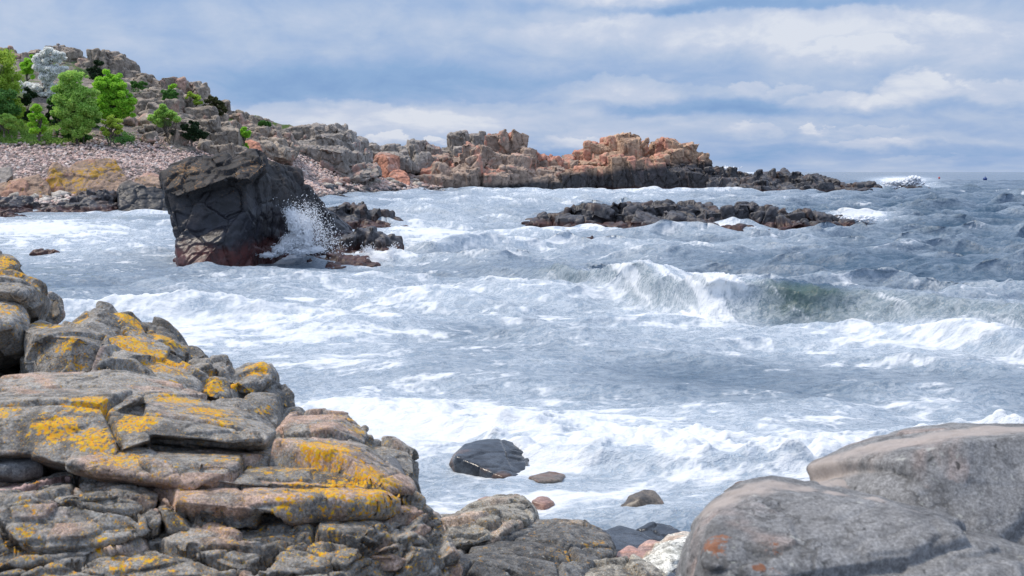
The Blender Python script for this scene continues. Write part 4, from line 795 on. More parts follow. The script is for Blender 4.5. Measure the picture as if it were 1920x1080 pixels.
# ------------------------------------------------------------------ headland and rock stacks across the bay
HS = [(1060, 300), (1068, 299), (1074, 286), (1086, 279), (1104, 275), (1112, 268), (1127, 273), (1135, 263), (1160, 261), (1179, 256), (1191, 258), (1198, 273), (1209, 276), (1216, 276), (1218, 269), (1225, 273), (1235, 261), (1254, 267), (1273, 267), (1281, 275), (1288, 283), (1303, 291), (1322, 296), (1330, 310), (1337, 318)]
crag('headland_cliff', HS, [(1060, 357), (1200, 356), (1340, 352)], 214, 11, 2.9, MAT_HEAD, 'orange headland cliff with black foot and broken top, right of centre', 91, .13, rows=4, low=.62, fl=-.8, cat='cliff', group='cliffs across the bay', lich_amount=.12)
crag('headland_rock', [(1322, 320), (1345, 318), (1362, 320), (1378, 322), (1390, 328), (1398, 327), (1408, 331), (1412, 338)], [(1320, 355), (1412, 350)], 212, 8, 1.6, MAT_DARK, 'black broken rocks running down from the headland tip', 92, .15, rows=3, low=.5, fl=-.6, cat='tidal rock')
crag('rock_stack', [(826, 290), (833, 283), (841, 279), (852, 276), (854, 252), (864, 247), (871, 248), (878, 255), (880, 262), (889, 257), (894, 252), (907, 252), (909, 272), (914, 290)], [(826, 330), (914, 330)], 228, 9, 2.4, MAT_GREYC, 'grey twin headed rock stack rising behind the salmon stacks', 93, .14, rows=2, low=.7, cat='rock stack', group='cliffs across the bay', jit=.1)
crag('rock_stack', [(880, 305), (895, 290), (910, 275), (923, 270), (924, 262), (940, 254), (957, 256), (973, 259), (979, 277), (992, 283), (1008, 290), (1028, 295), (1040, 300), (1062, 297), (1076, 302), (1080, 320)], [(880, 356), (1080, 358)], 211, 9, 2.6, MAT_MIDC, 'pink and orange rock stack left of the headland with a blocky summit', 94, .13, rows=4, low=.55, fl=-.6, cat='rock stack', group='cliffs across the bay', lich_amount=.18)
crag('rock_stack', [(788, 300), (800, 292), (812, 298), (822, 290), (838, 292), (850, 300), (868, 290), (880, 278), (900, 274), (920, 275), (930, 300)], [(788, 352), (930, 356)], 206, 7, 2.4, MAT_MIDC, 'lower salmon coloured stack of upright columns in the gap of the cliffs', 95, .13, rows=3, low=.55, fl=-.2, cat='rock stack', group='cliffs across the bay', lich_amount=.12)
crag('rock_stack', [(755, 285), (758, 280), (767, 266), (798, 266), (804, 274), (818, 280), (820, 300)], [(755, 318), (820, 318)], 212, 6, 1.6, MAT_GREYC, 'squat grey square stack left of the twin headed stack', 96, .14, rows=2, low=.7, cat='rock stack', group='cliffs across the bay', jit=.1)
crag('crag', [(672, 290), (680, 277), (690, 271), (700, 270), (712, 276), (722, 275), (735, 270), (746, 276), (760, 280)], [(672, 310), (760, 312)], 205, 6, 1.5, MAT_GREYC, 'low grey ridge of rock in the saddle right of the grey knoll', 97, .15, rows=2, low=.6, group='crags of the hill')
crag('crag', [(488, 268), (497, 258), (522, 246), (547, 241), (566, 240), (581, 235), (600, 232), (620, 236), (641, 242), (655, 252), (668, 264), (680, 280), (690, 300)], [(488, 300), (560, 310), (690, 325)], 183, 12, 2.8, MAT_GREYC, 'broad grey and pink crag at the right end of the hill', 98, .12, rows=4, low=.5, group='crags of the hill')
def far_b(pts, mat, label, seed, d=0, vox=.09, T=2, name='boulder', **kw):
    return rock(name, [[(x, y, q) for (x, y, q) in pts]], mat, label, vox, T=T, smooth=3, seed=seed, frs=[dict(scale=1.3, amp=.14, crack=.5, cw=.05), dict(scale=.45, amp=.06, crack=.5, cw=.06)], rough=.05, rough_s=.7, **kw)
GB = 'large boulders on the beach'
far_b([(699, 330, 197), (702, 292, 198), (712, 285, 199), (738, 289, 199), (750, 293, 199), (750, 328, 197), (728, 334, 195), (728, 296, 196)], MAT_RED, 'square boulder with a salmon red face and grey top below the square stack', 101, T=4, group=GB)
far_b([(726, 342, 194), (730, 324, 195), (742, 317, 196), (760, 320, 196), (769, 332, 195), (769, 347, 193), (745, 349, 192)], MAT_RED, 'rounded orange red boulder in front of the square salmon boulder', 102, T=3, group=GB)
far_b([(650, 328, 190), (662, 315, 191), (672, 316, 191), (676, 330, 189), (660, 336, 188)], MAT_RED, 'small orange sided boulder below the green creeper', 103, T=2, group=GB)
far_b([(614, 352, 172), (622, 340, 173), (642, 338, 174), (652, 348, 172), (648, 356, 170)], MAT_PINK, 'low pink boulder on the stony beach right of the sea stack', 104, T=2, group=GB)
far_b([(563, 345, 165), (570, 333, 166), (585, 338, 165), (587, 348, 164), (572, 350, 163)], MAT_RED, 'salmon topped boulder peeping over the right shoulder of the sea stack', 105, T=2, group=GB)
# left shore
rock('boulder', [[(90, 378, 100), (93, 324, 101), (98, 306, 102), (107, 304, 102), (125, 315, 102), (150, 380, 99)], [(118, 320, 102), (142, 307, 102.5), (162, 299, 103), (200, 295, 103), (216, 296, 103), (226, 315, 102.5), (238, 333, 102), (232, 380, 99.5), (120, 382, 99), (170, 340, 100.3)]], MAT_YEL,
     'huge tan boulder streaked with orange lichen on the left beach', .085, T=4, floor=.2, smooth=3, seed=111, group=GB, lich=[(100, 340, 100.8, 1.3, .9), (150, 330, 100.6, 1.4, .9), (175, 315, 101, 1.2, 1), (150, 360, 100, 1.6, .55), (212, 305, 102, 1, .9), (120, 360, 100, 1.5, .5)], cat='boulder',
     frs=[dict(scale=1.7, amp=.2, crack=.5, cw=.045, R=rot(0, .5, .2), aniso=(1, 1, 1.8)), dict(scale=.6, amp=.08, crack=.6, cw=.06)], rough=.08, rough_s=.8)
rock('boulder', [[(-60, 370, 98), (-60, 358, 99), (10, 345, 100), (38, 338, 100), (64, 332, 100), (72, 325, 100.5), (80, 345, 100), (92, 347, 99.5), (94, 372, 98), (60, 374, 97.5), (20, 358, 98)]], MAT_YEL,
     'low red brown boulder left of the huge tan boulder', .085, T=3, floor=.2, smooth=3, seed=112, group=GB, cat='boulder', frs=[dict(scale=1.5, amp=.2, crack=.5, cw=.05, R=rot(0, .6, .2), aniso=(1, 1, 1.6)), dict(scale=.5, amp=.08, crack=.6, cw=.06)], rough=.07, rough_s=.7)
far_b([(-40, 345, 101), (-20, 318, 102), (20, 315, 102), (24, 330, 101), (10, 345, 100)], MAT_GREYC, 'grey boulder at the left edge above the red brown boulder', 113, T=2.5, vox=.085, group=GB, cat='boulder')
rock('boulder', [[(220, 386, 93.5), (222, 348, 94.5), (229, 339, 95), (243, 334, 95.5), (260, 342, 95.2), (273, 350, 94.6), (273, 400, 92.5), (226, 398, 92.6)], [(268, 352, 94.6), (290, 349, 95), (307, 357, 94.8), (313, 373, 94.2), (316, 400, 92.8), (268, 402, 92.5)]], MAT_SHOREDARK,
     'black split boulder with a tan cap standing in the water left of the stack', .08, T=3, floor=-.5, smooth=3, seed=114, group=GB, cat='boulder', frs=[dict(scale=1.5, amp=.16, crack=.5, cw=.045), dict(scale=.5, amp=.06, crack=.6, cw=.06, aniso=(1.4, 1, .6))], rough=.06, rough_s=.7)
far_b([(250, 345, 99), (255, 333, 100), (278, 330, 100.5), (302, 336, 100), (308, 352, 99), (270, 356, 98)], MAT_YEL, 'tan boulder just behind the black split boulder', 115, T=2.5, vox=.085, group=GB, cat='boulder')
far_b([(262, 334, 104), (270, 325, 105), (286, 323, 105), (302, 329, 104.5), (306, 336, 104), (280, 338, 103)], MAT_RED, 'orange pink boulder on the beach behind the tan boulder', 116, T=2, vox=.09, group=GB, cat='boulder')
TG = 'low black rocks along the left shore'
crag('tidal_rock', [(119, 392), (123, 380), (136, 372), (157, 366), (173, 358), (188, 359), (203, 364), (220, 382), (228, 392)], [(119, 398), (228, 398)], 94.5, 3.5, .9, MAT_DARK, 'long low black rock in front of the huge tan boulder', 117, .08, rows=3, low=.5, fl=-.4, cat='tidal rock', group=TG)
crag('tidal_rock', [(74, 398), (88, 389), (103, 383), (116, 388), (122, 396)], [(74, 402), (122, 402)], 91.5, 2, .7, MAT_DARK, 'small peaked black rock between two longer black rocks', 118, .08, rows=2, low=.5, fl=-.4, cat='tidal rock', group=TG)
crag('tidal_rock', [(-60, 376), (0, 374), (22, 371), (36, 372), (46, 378), (61, 383), (72, 393)], [(-60, 398), (72, 398)], 93, 3.5, .9, MAT_DARK, 'flat topped black rock at the left edge of the shore', 119, .08, rows=3, low=.5, fl=-.4, cat='tidal rock', group=TG)
crag('tidal_rock', [(-30, 402), (0, 400), (14, 404), (28, 399), (42, 406), (52, 412)], [(-30, 414), (52, 414)], 82, 2, .6, MAT_DARK, 'broken black rock with surf washing over it at the left edge', 120, .07, rows=2, low=.5, fl=-.4, cat='tidal rock', group=TG)
# ------------------------------------------------------------------ land: beach, hill slope, ground by the camera
CTRL = []
for (px, py, dd) in [(-300, 392, 93), (0, 394, 94), (160, 394, 95), (300, 390, 98), (400, 382, 112), (500, 374, 132), (590, 366, 158), (720, 358.5, 192), (880, 356, 205), (1000, 355.5, 209),
                     (-300, 322, 108), (0, 322, 108), (150, 318, 110), (300, 312, 114), (450, 315, 130), (560, 335, 155), (640, 345, 172), (740, 340, 190), (860, 350, 205),
                     (-300, 268, 126), (0, 267, 128), (150, 267, 129), (300, 274, 133), (440, 282, 142), (520, 302, 160), (640, 320, 176), (700, 328, 190), (780, 335, 203),
                     (-100, 215, 134), (0, 218, 134), (60, 225, 134), (130, 255, 131), (200, 258, 132), (300, 255, 137), (400, 250, 145), (470, 265, 158), (560, 275, 180), (680, 300, 205), (760, 300, 215), (850, 310, 225),
                     (-200, 170, 150), (0, 170, 150), (100, 160, 155), (200, 165, 155), (300, 200, 150), (400, 220, 158), (480, 245, 172),
                     (-200, 135, 168), (30, 120, 170), (120, 115, 172), (220, 130, 166), (280, 165, 160), (350, 175, 160), (420, 215, 166), (500, 245, 185), (600, 255, 200), (700, 285, 218)]:
    CTRL.append(P(px, py, dd))
for (x, y, z) in [(-60, 84, -2.5), (-35, 82, -2.5), (-22, 90, -2.5), (-15, 120, -2.5), (-12, 150, -2.5), (-5, 180, -3), (10, 190, -3), (25, 200, -3), (40, 230, -3), (30, 240, -1.5), (-110, 85, -2), (-75, 215, 14), (-40, 235, 10), (-15, 250, 5), (5, 255, 2), (-100, 200, 16), (-120, 150, 15), (-120, 110, 5), (20, 275, -2), (-60, 280, 8), (-120, 270, 12)]:
    CTRL.append(np.array([x, y, z], float))
CTRL = np.array(CTRL)
def _rbf_solve(c):
    Dm = np.linalg.norm(c[:, None, :2] - c[None, :, :2], axis=2); n = len(c)
    A = np.zeros((n + 3, n + 3)); A[:n, :n] = Dm + np.eye(n) * -.8; A[:n, n] = 1; A[:n, n + 1:] = c[:, :2]; A[n, :n] = 1; A[n + 1:, :n] = c[:, :2].T
    return np.linalg.solve(A, np.concatenate([c[:, 2], np.zeros(3)]))
_w = _rbf_solve(CTRL)
def land_z(x, y):
    x = np.asarray(x, float); y = np.asarray(y, float); s = np.full(x.shape, _w[len(CTRL)]) + _w[-2] * x + _w[-1] * y
    for c, w in zip(CTRL, _w): s = s + w * np.sqrt((x - c[0]) ** 2 + (y - c[1]) ** 2)
    return s
def on_land(px, py, d0=85, d1=240):
    """the land point seen at a photo pixel (marching along the sight line)"""
    ds = np.linspace(d0, d1, 500); pts = np.array([P(px, py, d) for d in ds])
    zz = land_z(pts[:, 0], pts[:, 1]); k = np.argmax(pts[:, 2] <= zz)
    return pts[k] if pts[k, 2] <= zz[k] else None

def build_land():
    xs = np.arange(-125, 45, .55); ysl = np.arange(80, 280, .55); X, Y = np.meshgrid(xs, ysl); Z = land_z(X, Y)
    inl = sstep(6.5, 9, Z)
    Z = Z + .10 * fbm(X / 1.3, Y / 1.3, 0 * X, 4) + inl * (.9 * fbm(X / 7, Y / 7, 0 * X + 3, 4))
    ny, nx = X.shape; i = np.arange(ny * nx).reshape(ny, nx)
    Fq = np.stack([i[:-1, :-1], i[:-1, 1:], i[1:, 1:], i[1:, :-1]], -1).reshape(-1, 4)
    V = np.stack([X, Y, Z], -1).reshape(-1, 3); me = mesh_np('hill_and_beach', V, Fq)
    # craggy ground higher up
    N = vnormals(me); d, r0, gap = fracture(V, N, 2.6, 1.0, 77, crack=.4, cw=.07); k = sstep(7.2, 9.5, V[:, 2]) * (V[:, 1] > 128)
    V = V + N * (d * k * .9)[:, None]; me.vertices.foreach_set('co', V.astype(np.float32).ravel()); me.update()
    attr(me, 'cell', r0); attr(me, 'lich', np.zeros(len(V)))
    m, t, b, out = new_mat('hill_ground'); geo = t.n.new('ShaderNodeNewGeometry'); pos = geo.outputs['Position']; z = t.xyz(pos)[2]; up = t.xyz(geo.outputs['Normal'])[2]
    n1 = t.noise(pos, .35, 7, .62); n2 = t.noise(pos, 2.2, 6, .65); vc = t.voro(pos, 2.2, out='Color')
    peb = t.mix(t.xyz(vc)[0], (.20, .16, .15), (.44, .33, .29)); peb = t.mix(t.mr(t.voro(pos, 2.2), .25, .6), peb, (.09, .075, .07))
    rk = t.mix(t.mr(n1, .35, .65), (.17, .145, .13), (.30, .25, .22)); rk = t.mix(t.mr(n2, .5, .38), rk, (.09, .08, .07))
    gr = t.mix(n2, (.045, .085, .02), (.10, .15, .035))
    gf = t.m('MULTIPLY', t.mr(t.m('ADD', t.noise(pos, .22, 5, .6), t.m('MULTIPLY', up, .25)), .68, .78), t.mr(z, 7.0, 8.5))
    col = t.mix(t.mr(z, 6.2, 8.2), peb, t.mix(gf, rk, gr))
    wf = t.mr(z, .75, .3); col = t.mix(t.m('MULTIPLY', wf, .9), col, (.028, .028, .03))
    t.put(b.inputs['Base Color'], col); b.inputs['Roughness'].default_value = .9; t.put(b.inputs['Normal'], t.bump(n2, .8, .25))
    tag(link('hill_and_beach', me, m), 'stony beach rising to a rocky hillside', 'hill', kind='structure')
    # ground under the boulders by the camera
    xs = np.arange(-7, 9, .08); ysl = np.arange(-3, 12.5, .08); X, Y = np.meshgrid(xs, ysl)
    Z = 1.25 - .16 * Y + .10 * np.maximum(-X - 1.0, 0) - .05 * np.maximum(Y - 7, 0) * (X > -1) - .20 * sstep(-1.2, .2, X) * sstep(3, 6, Y) + .06 * fbm(X / .5, Y / .5, 0 * X, 4)
    Z = np.maximum(Z, np.interp(X, [-7, -3.5, -2.2, -1.75, -1.3], [1.9, 1.6, 1.28, .8, -.6]) * sstep(3.5, 5, Y) - 2.6 * sstep(9.6, 11.4, Y) - 3 * (1 - sstep(3.0, 5.0, Y)))   # bank that carries the boulder pile
    ny, nx = X.shape; i = np.arange(ny * nx).reshape(ny, nx); Fq = np.stack([i[:-1, :-1], i[:-1, 1:], i[1:, 1:], i[1:, :-1]], -1).reshape(-1, 4)
    me = mesh_np('shore_ground', np.stack([X, Y, Z], -1).reshape(-1, 3), Fq)
    m2, t, b, out = new_mat('shore_pebbles'); geo = t.n.new('ShaderNodeNewGeometry'); pos = geo.outputs['Position']
    vc = t.voro(pos, 14, out='Color'); c = t.mix(t.xyz(vc)[0], (.05, .048, .045), (.16, .14, .125)); c = t.mix(t.mr(t.voro(pos, 14), .3, .7), c, (.03, .03, .03))
    t.put(b.inputs['Base Color'], c); b.inputs['Roughness'].default_value = .5; t.put(b.inputs['Normal'], t.bump(t.voro(pos, 14), .8, .03))
    tag(link('shore_ground', me, m2), 'pebbly ground under the boulders', 'ground', kind='structure')
build_land()

# ------------------------------------------------------------------ crags of the hill
HG = dict(group='crags of the hill')
def hc(sky, base, d, th, w, label, seed, vox=.10, rows=4, low=.5, **kw):
    return crag('crag', sky, base, d, th, w * 1.3, MAT_HILL, label, seed, vox, rows=rows, low=low, **{**HG, **kw})
hc([(-60, 120), (0, 112), (25, 103), (37, 100), (47, 107), (60, 106), (80, 98), (96, 94), (108, 93), (118, 97), (128, 101), (140, 107), (150, 111), (160, 118), (168, 128), (176, 150)], [(-60, 200), (176, 205)], 166, 12, 2.3, 'high summit crag behind the white blossoming tree', 131, rows=5, low=.35)
hc([(164, 140), (172, 122), (180, 113), (188, 106), (197, 100), (207, 101), (217, 103), (226, 111), (234, 120), (244, 137), (250, 155)], [(164, 200), (250, 205)], 161, 9, 2.2, 'domed pink grey crag above the bright green tree', 132, rows=3, low=.55, jit=.2)
hc([(243, 165), (250, 152), (262, 152), (278, 151), (289, 160), (292, 151), (304, 151), (306, 163), (314, 163), (326, 155), (341, 152), (357, 160), (370, 168), (382, 178), (392, 190)], [(243, 232), (392, 240)], 155, 9, 1.9, 'knobbly ridge crag right of the domed crag', 133, rows=4, low=.4)
hc([(376, 186), (386, 180), (401, 184), (424, 198), (434, 210), (450, 214), (468, 220), (484, 227), (500, 234), (514, 238), (530, 246)], [(376, 255), (530, 275)], 163, 9, 1.8, 'long crag of small blocks sloping down the right side of the hill', 134, rows=4, low=.4)
hc([(238, 225), (250, 205), (262, 185), (280, 178), (300, 185), (318, 180), (326, 176), (345, 178), (358, 190), (370, 200), (392, 205), (400, 225)], [(238, 262), (400, 270)], 146, 8, 2.1, 'broken grey and pink face under the knobbly ridge', 135, rows=4, low=.45)
hc([(166, 232), (176, 226), (190, 226), (200, 238), (216, 242), (232, 240), (246, 243), (254, 256), (258, 270)], [(166, 280), (258, 282)], 136, 4, 2.2, 'low block wall at the head of the beach below the bright green tree', 136, vox=.09, rows=2, low=.6)
hc([(255, 262), (262, 244), (274, 236), (290, 238), (298, 250), (306, 246), (322, 250), (332, 262)], [(255, 283), (332, 288)], 137, 4, 2.3, 'yellow tinged buttress at the head of the beach', 137, vox=.09, rows=2, low=.6, lich_amount=.35)
hc([(332, 268), (345, 256), (362, 262), (378, 255), (392, 232), (402, 225), (412, 232), (428, 240), (434, 262), (440, 278)], [(332, 288), (440, 290)], 140, 5, 2.1, 'pinkish buttress right of the dark juniper', 138, vox=.09, rows=3, low=.55)
hc([(355, 222), (362, 205), (372, 200), (384, 208), (398, 224), (410, 236)], [(355, 250), (410, 262)], 149, 5, 2.4, 'smooth pinkish slab crag above the dark juniper', 139, vox=.09, rows=2, low=.7, jit=.2)
hc([(436, 262), (450, 252), (465, 248), (480, 246), (496, 240), (512, 246), (530, 255), (540, 262)], [(436, 285), (540, 290)], 158, 6, 1.7, 'low crag behind the small bright shrub on the right slope', 140, rows=3, low=.5)
far_b([(455, 282, 148), (458, 265, 149), (470, 262, 149), (486, 268, 148.5), (492, 282, 147.5), (470, 288, 147)], MAT_RED, 'pink boulder behind the peak of the sea stack', 141, T=2.5, vox=.085, group=GB, cat='boulder')

# ------------------------------------------------------------------ loose stones of the beach
MAT_STONE = stone_mat('beach_stone')
def stone_protos(k, seed):
    rng = np.random.default_rng(seed); L = []
    for q in range(k):
        bm = bmesh.new(); bmesh.ops.create_icosphere(bm, subdivisions=1, radius=1.0)
        V = np.array([v.co[:] for v in bm.verts])
        for _ in range(6):                                 # chip flats off the pebble
            n = rng.normal(size=3); n /= np.linalg.norm(n); h = rng.uniform(.45, .8); s = V @ n - h
            V = V - np.outer(np.maximum(s, 0), n)
        V *= np.array([rng.uniform(.9, 1.3), rng.uniform(.8, 1.1), rng.uniform(.55, .85)])
        V += rng.normal(size=V.shape) * .03
        Fc = np.array([[v.index for v in f.verts] for f in bm.faces]); bm.free(); L.append((V, Fc))
    return L
SPR = stone_protos(14, 5)
def build_beach():
    rng = np.random.default_rng(8); pts = []
    # beach cover between the waterline and the hill foot
    n = 60000; x = rng.uniform(-72, 14, n); y = rng.uniform(90, 214, n); z = land_z(x, y); px, py = to_px(x, y, z)
    ok = (z > -.25) & (z < 7.4) & (px > -120) & (px < 1060) & ~((px < 320) & (py < 262))
    ok &= (y < 205) & ~((px > 450) & (z > 6.5))
    x, y, z, px, py = (a[ok] for a in (x, y, z, px, py))
    low = sstep(2.6, .4, z) + .35 * sstep(300, 560, px)
    r = (.15 + .13 * rng.random(len(x)) ** 2 + low * .22 * rng.random(len(x)) ** 2.5) * (1 + .25 * (y > 150))
    pil = np.maximum(fbm(x / 2.2, y / 2.2, 0 * x, 3), 0) * .55 * sstep(3.5, 5.5, z) * sstep(420, 300, px)
    z = z + pil + r * .12
    big = np.argsort(-(r / y) * (px > 0) * (px < 1000))[:300]
    mk = np.ones(len(x), bool); mk[big] = False
    Vs, Fs, Ts = [], [], []; off = 0
    idx = np.where(mk)[0]
    for i in idx:
        V, Fc = SPR[rng.integers(len(SPR))]
        V = (V @ rot(rng.normal() * .5, rng.normal() * .5, rng.uniform(0, 6.28)).T) * r[i] + np.array([x[i], y[i], z[i]])
        Vs.append(V); Fs.append(Fc + off); off += len(V)
        Ts.append(np.full(len(Fc), np.clip(rng.normal(.56, .2), 0, 1)))
    me = mesh_np('beach_cobbles', np.concatenate(Vs), np.concatenate(Fs), False); attr_face(me, 'tone', np.concatenate(Ts))
    tag(link('beach_cobbles', me, MAT_STONE), 'pink and grey cobbles covering the beach below the hill', 'cobbles', kind='stuff')
    protos = []
    for V, Fc in SPR:
        for tn in (.3, .5, .65, .85):
            me = mesh_np('beach_stone', V, Fc, False); attr_face(me, 'tone', np.full(len(Fc), tn)); me.materials.append(MAT_STONE); protos.append(me)
    for i in big:
        o = link('beach_stone', protos[rng.integers(len(protos))], None, loc=(x[i], y[i], z[i])); o.scale = (r[i],) * 3
        o.rotation_euler = (rng.normal() * .3, rng.normal() * .3, rng.uniform(0, 6.28))
        tag(o, 'one of the larger loose stones on the cobble beach', 'stone', 'larger loose stones on the beach')
    # cairns along the crest of the beach
    def cairn(px, hgt, label):
        p = on_land(px, 268 if px < 260 else 276)
        if p is None: return
        e = bpy.data.objects.new('stone_cairn', None); COL.objects.link(e); e.location = p; tag(e, label, 'cairn', 'stone cairns on the beach crest')
        zz = 0; s = hgt * .34
        while s > .10:
            o = link('stone', protos[rng.integers(len(protos))], None, e, (rng.normal() * .04, rng.normal() * .04, zz + s * .35)); o.scale = (s, s, s * .8); o.rotation_euler = (0, 0, rng.uniform(0, 6.28)); zz += s * .95; s *= .74
    for px, h, la in [(8, 1.0, 'short stone cairn at the very left of the beach crest'), (22, .9, 'stone cairn beside the green bank, second along the beach crest'), (36, 1.2, 'leaning stone cairn just before the tall one on the crest'),
                      (76, 1.7, 'tallest stone cairn on the beach crest, against the green bank'), (102, 1.4, 'slender stone cairn right of the tallest one'), (114, 1.5, 'stone cairn with a pointed top near the end of the green bank'),
                      (142, 1.3, 'stone cairn under the pale green tree'), (192, 1.7, 'broad stone cairn on a heap below the bright green tree'), (258, 1.4, 'stone cairn in front of the yellow tinged buttress'), (292, 1.2, 'stone cairn farthest right on the beach crest')]:
        cairn(px, h, la)
    # rounded pale and dark boulders along the tide line, right shore and left
    k = 0
    def tide(px0, px1, n, mats, grp, lab, py0, py1, s0, s1):
        for _ in range(n):
            px, py = rng.uniform(px0, px1), rng.uniform(py0, py1)
            if not callable(py1): pass
            g = on_land(px, py)
            if g is None: g = G(px, py)
            V, Fc = SPR[rng.integers(len(SPR))]; bm = bmesh.new()
            vs = [bm.verts.new(v) for v in V]; [bm.faces.new([vs[q] for q in f]) for f in Fc]
            bmesh.ops.subdivide_edges(bm, edges=bm.edges, cuts=2, use_grid_fill=True)
            for v in bm.verts: v.co = v.co * (1 + .06 * perlin(*[np.array([c * 1.7 + rng.uniform(0, .01)]) for c in v.co])[0])
            s = rng.uniform(s0, s1); me = bpy.data.meshes.new('tide_boulder'); bm.to_mesh(me); bm.free()
            me.transform(__import__('mathutils').Matrix.Diagonal((s * 1.3, s, s * .85, 1))); me.polygons.foreach_set('use_smooth', np.ones(len(me.polygons), bool))
            attr(me, 'cell', np.full(len(me.vertices), rng.random())); attr(me, 'lich', np.zeros(len(me.vertices)))
            o = link('tide_boulder', me, mats[rng.integers(len(mats))], loc=(g[0], g[1], g[2] + s * .2)); o.rotation_euler = (0, 0, rng.uniform(0, 6.28))
            tag(o, lab, 'boulder', grp)
    MAT_PALE = rock_mat('pale_beach_boulder', (.32, .29, .25), (.46, .42, .37), (.42, .29, .23), k=.3, pink=.2, lich_t=1.3, speck=.3)
    tide(5, 122, 18, [MAT_PALE], 'pale boulders along the left tide line', 'pale rounded boulder behind the black rocks of the left shore', 368, 380, .35, .65)
    tide(605, 880, 60, [MAT_PALE, MAT_PALE, MAT_GREYC, MAT_PINK], 'pale boulders of the far shore', 'pale boulder lying along the far shore left of the cliffs', 338, 353, .4, 1.1)
    tide(600, 1010, 55, [MAT_DARK], 'black boulders at the far tide line', 'black wet boulder at the far tide line left of the headland', 352, 359, .4, 1.0)
build_beach()
def rubble():
    """separate blocks lying about the hillside"""
    rng = np.random.default_rng(21); k = 0
    for _ in range(400):
        if k >= 46: break
        px, py = rng.uniform(240, 720), rng.uniform(170, 318)
        if px < 470 and py > 272: continue
        g = on_land(px, py, 128, 235)
        if g is None or g[2] < 5.5: continue
        s = rng.uniform(.7, 1.7); bm = bmesh.new(); block(bm, np.zeros(3), np.array([s * 1.2, s, s]), rng.uniform(0, 3), .25, .3, rng)
        me = remesh(bm, .11); o = finish_rock('hillside_block', me, MAT_HILL, [dict(scale=.8, amp=.12, crack=.5, cw=.06)], smooth=2, seed=200 + k, rough=.05, rough_s=.6,
                      base_label='grey pink block lying loose among the crags of the hillside', cat='rock', group='loose blocks on the hillside')
        o.location = Vector(g) + Vector((0, 0, -.3 * s)); k += 1
rubble()
def buoys():
    mb = {'blue': plain_mat('blue_buoy_paint', (.02, .06, .22), .4), 'red': plain_mat('red_buoy_paint', (.5, .05, .04), .4)}
    for px, py, c, r, la in [(1847, 337.5, 'blue', .75, 'blue float bobbing on the open sea at far right'), (1700, 335.0, 'blue', .5, 'small blue float beside the white breaker on the open sea'), (1761, 335.2, 'red', .45, 'tiny red float between the two blue floats')]:
        g = G(px, py); e = bpy.data.objects.new('buoy', None); COL.objects.link(e); e.location = (g[0], g[1], .35); tag(e, la, 'buoy', 'floats on the open sea')
        bm = bmesh.new(); bmesh.ops.create_uvsphere(bm, u_segments=20, v_segments=14, radius=r)
        for v in bm.verts: v.co.z *= .85; v.co.z += .1 * max(0, v.co.z)
        me = bpy.data.meshes.new('float'); bm.to_mesh(me); bm.free(); link('float', me, mb[c], e)
        bm = bmesh.new(); bmesh.ops.create_cone(bm, cap_ends=True, segments=10, radius1=r * .16, radius2=r * .09, depth=r * .8)
        me = bpy.data.meshes.new('top_eye'); bm.to_mesh(me); bm.free(); link('top_eye', me, mb[c], e, (0, 0, r * 1.1))
buoys()
def summit_cairn():
    p = P(110, 92, 163); e = bpy.data.objects.new('stone_cairn', None); COL.objects.link(e); e.location = p - np.array([0, 0, .4]); tag(e, 'thin dark cairn standing on the very top of the summit crag', 'cairn')
    for q, (s, z) in enumerate([(.42, .25), (.34, .65), (.27, 1.0)]):
        V, Fc = SPR[q]; me = mesh_np('stone', V * s, Fc, False); attr_face(me, 'tone', np.full(len(Fc), .15)); link('stone', me, MAT_STONE, e, (0, 0, z))
summit_cairn()
# ------------------------------------------------------------------ trees, shrubs, grass bank
LM = dict(bright=leaf_mat('bright_spring_leaves', (.21, .50, .04), (.50, .80, .09)), pale=leaf_mat('pale_spring_leaves', (.25, .49, .09), (.55, .76, .20)), yel=leaf_mat('yellow_green_leaves', (.27, .43, .05), (.55, .70, .12)),
          dark=leaf_mat('dark_evergreen_leaves', (.012, .035, .014), (.035, .075, .025), .1), deep=leaf_mat('deep_green_leaves', (.06, .18, .035), (.17, .36, .09), .25), blos=leaf_mat('white_blossom', (.80, .82, .78), (.97, .97, .95), .5),
          olive=leaf_mat('olive_heath_leaves', (.05, .06, .02), (.11, .12, .045), .15), grass=leaf_mat('bank_grass', (.19, .36, .07), (.50, .68, .17), .3), emer=leaf_mat('emerald_creeper_leaves', (.012, .12, .02), (.03, .22, .04), .2))
BARK = plain_mat('grey_brown_bark', (.10, .085, .07), .9, .4, 5)
def leaf_quads(C, size, rng, up=.3, aspect=.6):
    n = len(C); a = rng.normal(size=(n, 3)); a[:, 2] *= .8; a /= np.linalg.norm(a, axis=1)[:, None]
    b = rng.normal(size=(n, 3)); b[:, 2] += 0; b -= (b * a).sum(1)[:, None] * a; b /= np.linalg.norm(b, axis=1)[:, None]
    s = size * rng.uniform(.6, 1.3, n)[:, None]; c = np.cross(a, b) * .25
    V = np.stack([C - a * s, C + b * s * aspect + c * s, C + a * s, C - b * s * aspect + c * s], 1).reshape(-1, 3)
    return V, np.arange(4 * n).reshape(n, 4)
